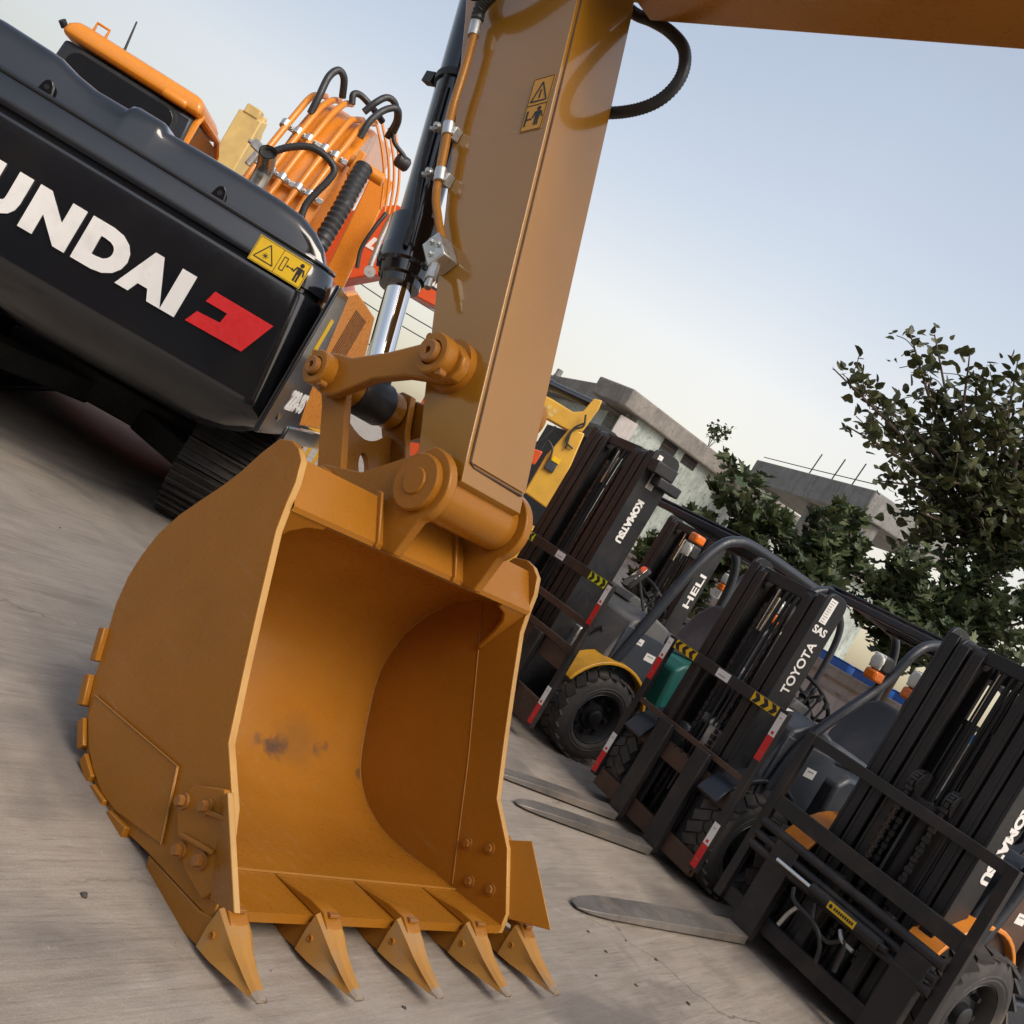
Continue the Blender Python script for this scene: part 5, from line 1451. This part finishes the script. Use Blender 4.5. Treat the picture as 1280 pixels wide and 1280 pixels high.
tx_, tbo, tar = far_excavator('tan excavator whose raised boom tip shows above the orange cab roof', (-6.9, 16.0, 0), 0, M['tan'],
    [(.3, 1.5), (.35, 2.6), (.30, 3.4), (.30, 4.45), (.56, 4.52), (.62, 4.2), (.9, 3.2), (.9, 1.5)], [(.30, 4.35), (.62, 4.6), (2.2, 2.2), (2.3, 1.6), (2.1, 1.6)])
c = MB(); c.bb(.0, .26, .28, .46, 4.44, 4.60); c.build('boom_tip', M['tan'], tbo, bevel=.02)

# yellow guard railing beyond the bucket link
rl = thing('railing', 'small yellow steel guard railing seen behind the bucket link', 'railing', (-1.80, 9.5, 0), 0)
def rp(px, py): q = at(px, py, 9.5); return V((q.x + 1.80, 0, q.z))
c = MB(); a0, a1, b0, b1 = rp(388, 533), rp(445, 563), rp(360, 575), rp(425, 612)
c.beam(a0, a1, .05, .05, (0, 1, 0)); c.build('rail', M['yellow'], rl, bevel=.006)
c = MB(); c.beam(b0, b1, .05, .05, (0, 1, 0)); c.build('rail', M['yellow'], rl, bevel=.006)
for i in range(6):
    t = (i + .2) / 5.6
    p, q = a0 + (a1 - a0) * t, b0 + (b1 - b0) * t
    c = MB(); c.beam(p, q, .03, .03, (0, 1, 0)); c.build('bar', M['yellow'], rl)
for p in (b0 + V((.06, .02, 0)), b1 - V((.06, -.02, 0))):
    c = MB(); c.bb(p.x - .03, p.x + .03, p.y - .02, p.y + .04, 0, p.z); c.build('post', M['yellow'], rl)

# ================================================================== BUILDINGS AND WALLS
def wallbox(mb, p, q, z0, z1, th, off=0):
    p, q = V((p[0], p[1], 0)), V((q[0], q[1], 0))
    d = (q - p).normalized(); n_ = V((-d.y, d.x, 0))
    if n_.y > 0: n_ = -n_
    a = p + n_ * off; b = q + n_ * off; a2 = a - n_ * th; b2 = b - n_ * th
    P = [mb.bm.verts.new(V((v.x, v.y, z))) for z in (z0, z1) for v in (a, b, b2, a2)]
    for f in ((0, 1, 2, 3), (4, 7, 6, 5), (0, 4, 5, 1), (1, 5, 6, 2), (2, 6, 7, 3), (3, 7, 4, 0)): mb.bm.faces.new([P[i] for i in f])
BC = (.98, 22.0); BR = (10.5, 29.9); BL = (-3.0, 34.0)
bld = thing('building', 'old flat roofed building with peeling pale green plaster and a heavy grey cornice', 'building', (BC[0], BC[1], 0), 0)
OB = V((BC[0], BC[1], 0))
c = MB(); wallbox(c, (BC[0] + .35, BC[1] + .29), BR, 0, 4.16, .4); w_ = c.build('wall', M['plaster'], bld, smooth=0, origin=OB)
c = MB(); wallbox(c, (BC[0] - .2, BC[1] - .16), BR, 4.16, 4.58, 1.2, .20); c.build('cornice', M['cornice'], bld, smooth=0, origin=OB, bevel=.04)
c = MB(); wallbox(c, (BC[0] - .22, BC[1] + .9), BL, 4.10, 4.60, 1.2, .18); c.build('cornice', M['cornice'], bld, smooth=0, origin=OB, bevel=.04)
c = MB(); wallbox(c, (BC[0] - .3, BC[1] + 1.4), (BL[0], BL[1]), 3.72, 4.095, .4, -.05); c.build('beam', M['plaster'], bld, smooth=0, origin=OB)
c = MB(); c.bb(BC[0] - .02, BC[0] + .40, BC[1] + .05, BC[1] + .45, 0, 4.015); c.build('corner_pillar', M['wall'], bld, smooth=0, origin=OB)
c = MB(); c.bm.faces.new([c.bm.verts.new(p) for p in (V((BC[0], BC[1] + .4, 4.3)), V((BR[0], BR[1], 4.3)), V((3, 38, 4.3)), V((BL[0], BL[1], 4.3)))]); c.build('roof', M['concrete'], bld, smooth=0, origin=OB)
c = MB(); wallbox(c, (2.5, 27), (-.5, 36), 0, 4.0, .3); c.build('back_wall', M['under'], bld, smooth=0, origin=OB)
dR = V((BR[0] - BC[0], BR[1] - BC[1], 0)).normalized(); nR = V((dR.y, -dR.x, 0))
def bpt(t, z, o): return OB + dR * t + nR * o + V((0, 0, z))
for px, py in ((836, 560), (862, 576)):
    dd_ = ray(px, py); t_ = (OB - CAM).dot(nR) / dd_.dot(nR); q = CAM + dd_ * t_
    tt = (q - OB).dot(dR)
    c = MB(); P0_, P1_ = OB + dR * (tt - .26), OB + dR * (tt + .26)
    wallbox(c, (P0_.x, P0_.y), (P1_.x, P1_.y), q.z - .15, q.z + .15, .05, .012); wf_ = c.build('window', M['under'], bld, smooth=0, origin=OB)
    c = MB(); wallbox(c, (P0_.x - .05, P0_.y - .04), (P1_.x, P1_.y), q.z + .17, q.z + .21, .3, .10); c.build('window_hood', M['cornice'], wf_, smooth=0, origin=OB)
    c = MB(); wallbox(c, (P0_.x, P0_.y), (P1_.x, P1_.y), q.z - .02, q.z + .01, .03, .03); c.build('window_bar', M['rusty'], wf_, smooth=0, origin=OB)
# dry plant on the roof edge
def twig_plant(name, label, base, h, nst, lm, leaf, seed, cat='plant'):
    r2 = random.Random(seed)
    root = thing(name, label, cat, base, 0)
    c = MB(); tips = []
    for i in range(nst):
        a = r2.uniform(0, 2 * PI); l_ = h * r2.uniform(.6, 1)
        p1 = V((math.cos(a) * l_ * .2, math.sin(a) * l_ * .2, l_ * .55)); p2 = V((math.cos(a) * l_ * .35, math.sin(a) * l_ * .35, l_))
        c.tube([V((0, 0, 0)), p1, p2], .006, 5); tips += [p1 + (p2 - p1) * k / 5 for k in range(6)]
    c.build('stem', M['bark'], root)
    leaves(root, [(t, .12) for t in tips], 3, leaf, lm, seed, 'foliage')
    return root
def leaves(parent, pts, per, size, mat, seed, name='foliage', droop=.5, lobes=1):
    r2 = random.Random(seed)
    me = bpy.data.meshes.new(name)
    vs, fs, tone = [], [], []
    for (p, spread) in pts:
        for k in range(per):
            q = V(p) + V((r2.gauss(0, 1), r2.gauss(0, 1), r2.gauss(0, .9))) * spread * .55
            L = size * r2.uniform(.55, 1.2); W_ = L * r2.uniform(.72, .98)
            yaw = r2.uniform(0, 2 * PI); pit = r2.gauss(-droop, .5); rol = r2.gauss(0, .5)
            R = (Matrix.Rotation(yaw, 3, 'Z') @ Matrix.Rotation(pit, 3, 'Y') @ Matrix.Rotation(rol, 3, 'X'))
            fold = r2.uniform(.04, .18) * L
            if lobes == 1:
                sh = [(0, 0, 0), (.12, .42, 1), (.42, .50, 1), (.78, .24, .6), (1, 0, -.6), (.78, -.24, .6), (.42, -.50, 1), (.12, -.42, 1)]
            else:
                sh = [(0, 0, 0), (.02, .30, .6), (.30, .55, 1), (.38, .26, .4), (.72, .40, .8), (.70, .16, .3), (1, 0, -.6), (.70, -.16, .3), (.72, -.40, .8), (.38, -.26, .4), (.30, -.55, 1), (.02, -.30, .6)]
            b0 = len(vs); n_ = len(sh)
            mid = [V((.5 * L, 0, 0))]
            for (a, b_, zf) in sh: vs.append(q + R @ V((a * L, b_ * W_, zf * fold)))
            # two halves folded on the midrib
            tipi = [i for i, s_ in enumerate(sh) if s_[0] == 1][0]
            fs.append([b0 + i for i in range(0, tipi + 1)]); fs.append([b0] + [b0 + i for i in range(tipi, n_)])
            t = r2.random() ** 1.4
            tone += [t] * n_
    me.from_pydata([tuple(v) for v in vs], [], fs)
    me.materials.append(mat)
    at_ = me.attributes.new('tone', 'FLOAT', 'POINT')
    at_.data.foreach_set('value', tone)
    o = bpy.data.objects.new(name, me); COL.objects.link(o); o.parent = parent
    return o
q = at(887, 556, 23.9)
twig_plant('plant', 'sparse dry sprig growing on the roof edge of the old building', (q.x, q.y, 4.56), .75, 7, M['leaf2'], .10, 3)

# concrete slab building with bare rods
sb = thing('building', 'unfinished raw concrete building with a thick roof slab and bare upright rods', 'building', (4.35, 24, 0), 0)
OS = V((4.35, 24, 0))
S0, S1 = (4.30, 24.2), (8.2, 11.6 + 1.8)
c = MB(); wallbox(c, (4.3, 24.0), (5.75, 19.5), 4.40, 4.95, 2.4); c.build('roof_slab', M['concrete'], sb, smooth=0, origin=OS, bevel=.03)
for t in (.04, .5, .96):
    x, y = 4.7 + 1.3 * t, 23.7 - 4.0 * t
    c = MB(); c.bb(x, x + .3, y - .1, y + .2, 0, 4.395); c.build('column', M['concrete'], sb, smooth=0, origin=OS)
for px in (1003, 1032, 1056):
    q = at(px, 590, 21); t = (px - 945) / 135.0
    x, y = 4.5 + 1.25 * t, 23.6 - 3.9 * t
    c = MB(); c.cyl((x, y, 4.94), (x + .03, y, 5.45), .014, n=6); c.build('rod', M['wire'], sb, origin=OS)
c = MB(); c.tube([V((4.4, 23.9, 5.06)), V((5.0, 21.8, 5.04)), V((5.72, 19.6, 5.06))], .010, 6); c.build('roof_wire', M['wire'], sb, origin=OS)

# boundary wall behind the forklifts
wl = thing('wall', 'low painted boundary wall with a dirty grey coping behind the forklifts', 'wall', (4.4, 13.8, 0), 0)
OW = V((4.4, 13.8, 0))
c = MB(); wallbox(c, (.6, 19.9), (9.2, 6.1), 0, 1.47, .25); c.build('wall_face', M['wall'], wl, smooth=0, origin=OW)
c = MB(); wallbox(c, (.6, 19.9), (9.2, 6.1), 1.47, 1.62, .45, .09); c.build('coping', M['coping'], wl, smooth=0, origin=OW, bevel=.02)
c = MB(); wallbox(c, (.6, 19.9), (9.2, 6.1), 1.30, 1.335, .03, .018); c.build('moulding', M['coping'], wl, smooth=0, origin=OW)
for i in range(4):
    t = .46 + i * .042
    x, y = .6 + 8.6 * t + .2, 19.9 - 13.8 * t + .16
    c = MB(); c.box((0, 0, .055), (.56, .22, .11)); c.box((0, 0, .118), (.60, .25, .016))
    o = c.build('crate', M['blue'], None, bevel=.012)
    o.location = (x, y, 1.62); o.rotation_euler = (0, 0, math.radians(-58))
    tag(o, ['bright blue plastic crate on the wall coping, farthest of the four', 'bright blue plastic crate on the wall coping, second from the far end', 'bright blue plastic crate on the wall coping, second from the near end', 'bright blue plastic crate on the wall coping, nearest of the four'][i], 'crate', 'blue crates on the wall')

wh = thing('building', 'long brown brick warehouse added unseen behind the viewer as something dark to reflect', 'building', (-8, -11, 0), 0)  # out of view; added for gloss paint to reflect and to darken low fill
c = MB(); c.bb(-20, 22, -8, 0, 0, 6.5); c.build('wall', M['brick'], wh, smooth=0)
c = MB(); c.prism([(-8.3, 6.5), (.4, 6.5), (-4, 8.2)], -20.3, 22.3, plane='yz'); c.build('roof', M['tiles'], wh, smooth=0)
for i in range(7):
    c = MB(); c.bb(-17 + i * 5.6, -14.4 + i * 5.6, -.02, .03, 1.4, 3.4); wf_ = c.build('window', M['slate'], wh, smooth=0)
    c = MB(); c.bb(-17.1 + i * 5.6, -14.3 + i * 5.6, .031, .10, 1.28, 1.38); c.build('sill', M['concrete'], wf_, smooth=0)
# power line with its two poles
for i, (x, y, lab) in enumerate(((-9.5, 27.0, 'grey utility pole far behind the orange excavator'), (-.9, 30.5, 'grey utility pole beside the old flat roofed building'))):
    p = thing('utility_pole', lab, 'utility pole', (x, y, 0), 0, 'utility poles along the street')
    c = MB(); c.lathe((0, 0, 0), (0, 0, 1), [(0, .15), (5.2, .10)], 14); c.build('pole', M['concrete'], p)
    c = MB(); c.beam((-.1, 0, 4.9), (.1, 0, 4.9), 1.0, .08); c.build('cross_arm', M['rusty'], p)
for k, z in enumerate((4.88, 4.45, 4.1, 3.2)):
    c = MB(); c.tube([V((-9.5, 27 + .1 * k - .3, z)), V((-6.0, 28.2 + .1 * k - .3, z - .35)), V((-.9, 30.5 + .1 * k - .3, z - .05))], .016, 6)
    o = c.build('power_line', M['wire'], None)
    tag(o, ['topmost sagging black cable between the utility poles', 'second sagging black cable below the topmost one', 'third sagging black cable between the utility poles', 'lowest sagging black cable between the utility poles'][k], 'cable', 'cables between the poles')

# ================================================================== TREES
def tree(name, label, base, fork, tips, mat, leaf, per, seed, r0=.09, spread=.30, lobes=1, sub=3, start=.35):
    r2 = random.Random(seed)
    root = thing(name, label, 'tree', base, 0)
    B0 = V(base)
    c = MB(); F0 = V(fork) - B0
    c.tube([V((0, 0, 0)), F0 * .5 + V((.06, .04, 0)), F0], [r0 * (1 - .35 * i / 16) for i in range(17)], 10)
    c.build('trunk', M['bark'], root)
    c = MB(); pts = []
    for t in tips:
        T = V(t) - B0
        mid = F0 + (T - F0) * .5 + V((r2.uniform(-.2, .2), r2.uniform(-.25, .25), r2.uniform(-.05, .25)))
        n_ = 17
        c.tube([F0, mid, T], [r0 * .5 * (1 - .9 * i / 16) + .004 for i in range(n_)], 6)
        cur = catmull([F0, mid, T], 10)
        for i, p in enumerate(cur):
            u = i / (len(cur) - 1)
            if u < start: continue
            pts.append((p, spread * (1.15 - .92 * u)))
            if i % 2 == 0 and u < .95:
                for s_ in range(sub):
                    dv = V((r2.gauss(0, 1), r2.gauss(0, 1), r2.gauss(.2, .7))).normalized() * r2.uniform(.35, .8) * spread * 2.0 * (1.1 - .6 * u)
                    e = p + dv
                    c.tube([p, p + dv * .55 + V((0, 0, .03)), e], .006, 5)
                    pts += [(p + dv * k_, spread * .35) for k_ in (.45, .75, 1.0)]
    c.build('branches', M['bark'], root)
    leaves(root, pts, per, leaf, mat, seed + 1, 'crown', lobes=lobes)
    return root
def tp(px, py, Y): q = at(px, py, Y); return (q.x, q.y, q.z)
tree('tree', 'tall dark leafed tree with airy twigs against the sky at the right', (5.75, 12.9, 0), tp(1235, 675, 12.8),
     [tp(1043, 462, 12.3), tp(1062, 472, 12.8), tp(1058, 532, 12.2), tp(1090, 520, 13.0), tp(1136, 412, 12.6), tp(1168, 418, 13.1), tp(1212, 442, 12.2), tp(1272, 452, 12.8), tp(1330, 470, 12.6), tp(1095, 600, 12.4),
      tp(1130, 560, 13.3), tp(1195, 500, 13.3), tp(1250, 530, 12.0), tp(1320, 560, 12.5), tp(1400, 520, 12.8), tp(1110, 640, 13.0), tp(1180, 600, 12.0), tp(1380, 640, 12.4), tp(1270, 600, 13.4), tp(1160, 480, 12.9), tp(1230, 480, 12.5), tp(1185, 670, 12.4), tp(1240, 700, 12.0), tp(1300, 690, 12.6), tp(1340, 740, 12.2), tp(1130, 680, 12.6), tp(1150, 640, 12.0), tp(1215, 640, 12.1), tp(1280, 650, 12.0), tp(1250, 620, 12.9), tp(1350, 600, 13.2)],
     M['leaf'], .14, 2, 21, .07, .42, 1, 2, .16)
tree('tree', 'broad leafed bushy tree in front of the concrete buildings, above the forklift roofs', (3.6, 12.6, 0), tp(1000, 800, 12.2),
     [tp(905, 570, 12.0), tp(882, 600, 12.0), tp(925, 615, 11.6), tp(868, 640, 11.8), tp(955, 640, 11.8), tp(985, 660, 12.4), tp(1015, 640, 12.0), tp(1048, 630, 11.7), tp(1070, 680, 12.1), tp(1030, 700, 11.6), tp(945, 690, 11.7), tp(900, 690, 11.5),
      tp(1000, 700, 11.4), tp(1065, 640, 12.3), tp(960, 740, 11.7)],
     M['leaf2'], .17, 3, 33, .05, .25, 2, 2, .30)
tree('tree', 'dense broad leafed bush overhanging the boundary wall, right of the white lettered mast', (5.1, 12.9, 0), tp(1130, 830, 12.4),
     [tp(1085, 720, 12.0), tp(1120, 700, 12.2), tp(1160, 700, 11.8), tp(1105, 760, 11.7), tp(1150, 750, 11.9), tp(1200, 740, 12.1), tp(1240, 760, 11.6), tp(1200, 790, 11.4), tp(1160, 800, 11.3), tp(1270, 800, 11.4), tp(1290, 740, 12.0), tp(1200, 690, 12.3), tp(1250, 690, 12.2), tp(1290, 690, 11.8), tp(1330, 760, 11.8), tp(1330, 830, 11.4), tp(1100, 810, 12.0), tp(1060, 750, 12.3)],
     M['leaf2'], .15, 4, 47, .05, .28, 2, 2, .30)
tree('tree', 'leafy bush seen through the overhead guard of the teal hooded forklift', (2.0, 12.4, 0), tp(860, 770, 12.2),
     [tp(795, 690, 12.0), tp(815, 670, 12.2), tp(840, 690, 11.8), tp(825, 720, 11.8), tp(850, 720, 12.2), tp(790, 720, 12.1), tp(868, 690, 12.0)],
     M['leaf2'], .15, 3, 59, .04, .20, 2, 2, .35)

# ================================================================== SMALL THINGS ON THE GROUND
r3 = random.Random(5)
base = MB()
def rock(r):
    c = MB(); bmesh.ops.create_icosphere(c.bm, subdivisions=2, radius=r)
    for v in c.bm.verts: v.co *= r3.uniform(.75, 1.2); v.co.z *= .55
    for v in c.bm.verts: v.co.z += r * .3
    return c
protos = [rock(.012).build('pebble', M['stone'], None), rock(.018).build('pebble', M['stone'], None), rock(.010).build('pebble', M['wood'], None)]
def ground_at(px, py):
    d = ray(px, py); t = -CAM_H / d.z; q = CAM + d * t; return q
spots = [(782, 1176), (757, 1190), (728, 1088), (795, 1232), (745, 1220), (765, 1098), (735, 1165), (820, 1200), (340, 1214), (505, 1260), (105, 1120), (197, 1210), (75, 660), (860, 1255)]
for i, (x, y) in enumerate(spots):
    q = ground_at(x, y)
    o = protos[i % 3] if i < 3 else protos[i % 3].copy()
    if i >= 3: COL.objects.link(o)
    o.location = (q.x, q.y, 0); o.rotation_euler = (0, 0, r3.uniform(0, 6)); s_ = r3.uniform(.3, .6); o.scale = (s_ * r3.uniform(.8, 1.6), s_, s_)
    tag(o, 'small dark or pale pebble lying on the bare concrete yard', 'pebble', 'pebbles scattered on the concrete')

# ================================================================== CAMERA, LIGHT, RENDER
cd = bpy.data.cameras.new('camera'); cam = bpy.data.objects.new('camera', cd); COL.objects.link(cam)
xc = RT * math.cos(ROLL) + UPV * math.sin(ROLL)
yc = -RT * math.sin(ROLL) + UPV * math.cos(ROLL)
zc = -FW
Mx = Matrix((xc, yc, zc)).transposed().to_4x4(); Mx.translation = CAM
cam.matrix_world = Mx
cd.sensor_width = 36; cd.sensor_fit = 'HORIZONTAL'; cd.lens = 36
cd.clip_start = .05; cd.clip_end = 2000
sc.camera = cam

SUN_EL, SUN_AZ = math.radians(48), math.radians(142)      # azimuth from +Y towards +X
sd = V((math.sin(SUN_AZ) * math.cos(SUN_EL), math.cos(SUN_AZ) * math.cos(SUN_EL), math.sin(SUN_EL)))
w = bpy.data.worlds.new('World'); sc.world = w; w.use_nodes = True
nt = w.node_tree
for n_ in list(nt.nodes): nt.nodes.remove(n_)
wo = nt.nodes.new('ShaderNodeOutputWorld'); bg = nt.nodes.new('ShaderNodeBackground'); sk = nt.nodes.new('ShaderNodeTexSky')
sk.sky_type = 'NISHITA'; sk.sun_disc = False
sk.sun_elevation = SUN_EL; sk.sun_rotation = SUN_AZ
sk.altitude = 0; sk.air_density = 1.0; sk.dust_density = 1.6; sk.ozone_density = 1.0
hs = nt.nodes.new('ShaderNodeHueSaturation'); hs.inputs['Saturation'].default_value = .64
nt.links.new(sk.outputs[0], hs.inputs['Color'])
# warm evening haze low over the horizon
tcw = nt.nodes.new('ShaderNodeTexCoord'); sx = nt.nodes.new('ShaderNodeSeparateXYZ'); nt.links.new(tcw.outputs['Generated'], sx.inputs[0])
el = ramp(nt, sx.outputs['Z'], .0, .46, (.70, .60, .47), (1.15, 1.10, 1.05))
for pos_, c_ in ((.09, (.90, .745, .62)), (.20, (1.15, .97, .82)), (.31, (1.11, 1.02, .93))):
    e_ = el.color_ramp.elements.new(pos_); e_.color = rgba(c_)
skc = mix(nt, 1.0, hs.outputs[0], el.outputs[0], 'MULTIPLY')
az = ramp(nt, sx.outputs['X'], .0, 1.0, (.66, .70, .74), (1.05, 1.04, 1.0))
mrx = nt.nodes.new('ShaderNodeMapRange'); nt.links.new(sx.outputs['X'], mrx.inputs[0]); mrx.inputs[1].default_value = -.60; mrx.inputs[2].default_value = .12
nt.links.new(mrx.outputs[0], az.inputs[0])
skc = mix(nt, 1.0, skc, az.outputs[0], 'MULTIPLY')
nt.links.new(skc, bg.inputs[0]); nt.links.new(bg.outputs[0], wo.inputs[0])
bg.inputs[1].default_value = .12
ld = bpy.data.lights.new('sun', 'SUN'); lo_ = bpy.data.objects.new('sun', ld); COL.objects.link(lo_)
ld.energy = 1.2; ld.angle = math.radians(30); ld.color = (1, .9, .78)
lo_.rotation_euler = sd.to_track_quat('Z', 'Y').to_euler()
lo_.location = (0, 0, 30)
sc.view_settings.view_transform = 'Standard'; sc.view_settings.look = 'None'; sc.view_settings.gamma = 1
sc.view_settings.exposure = .90
sc.render.engine = 'CYCLES'
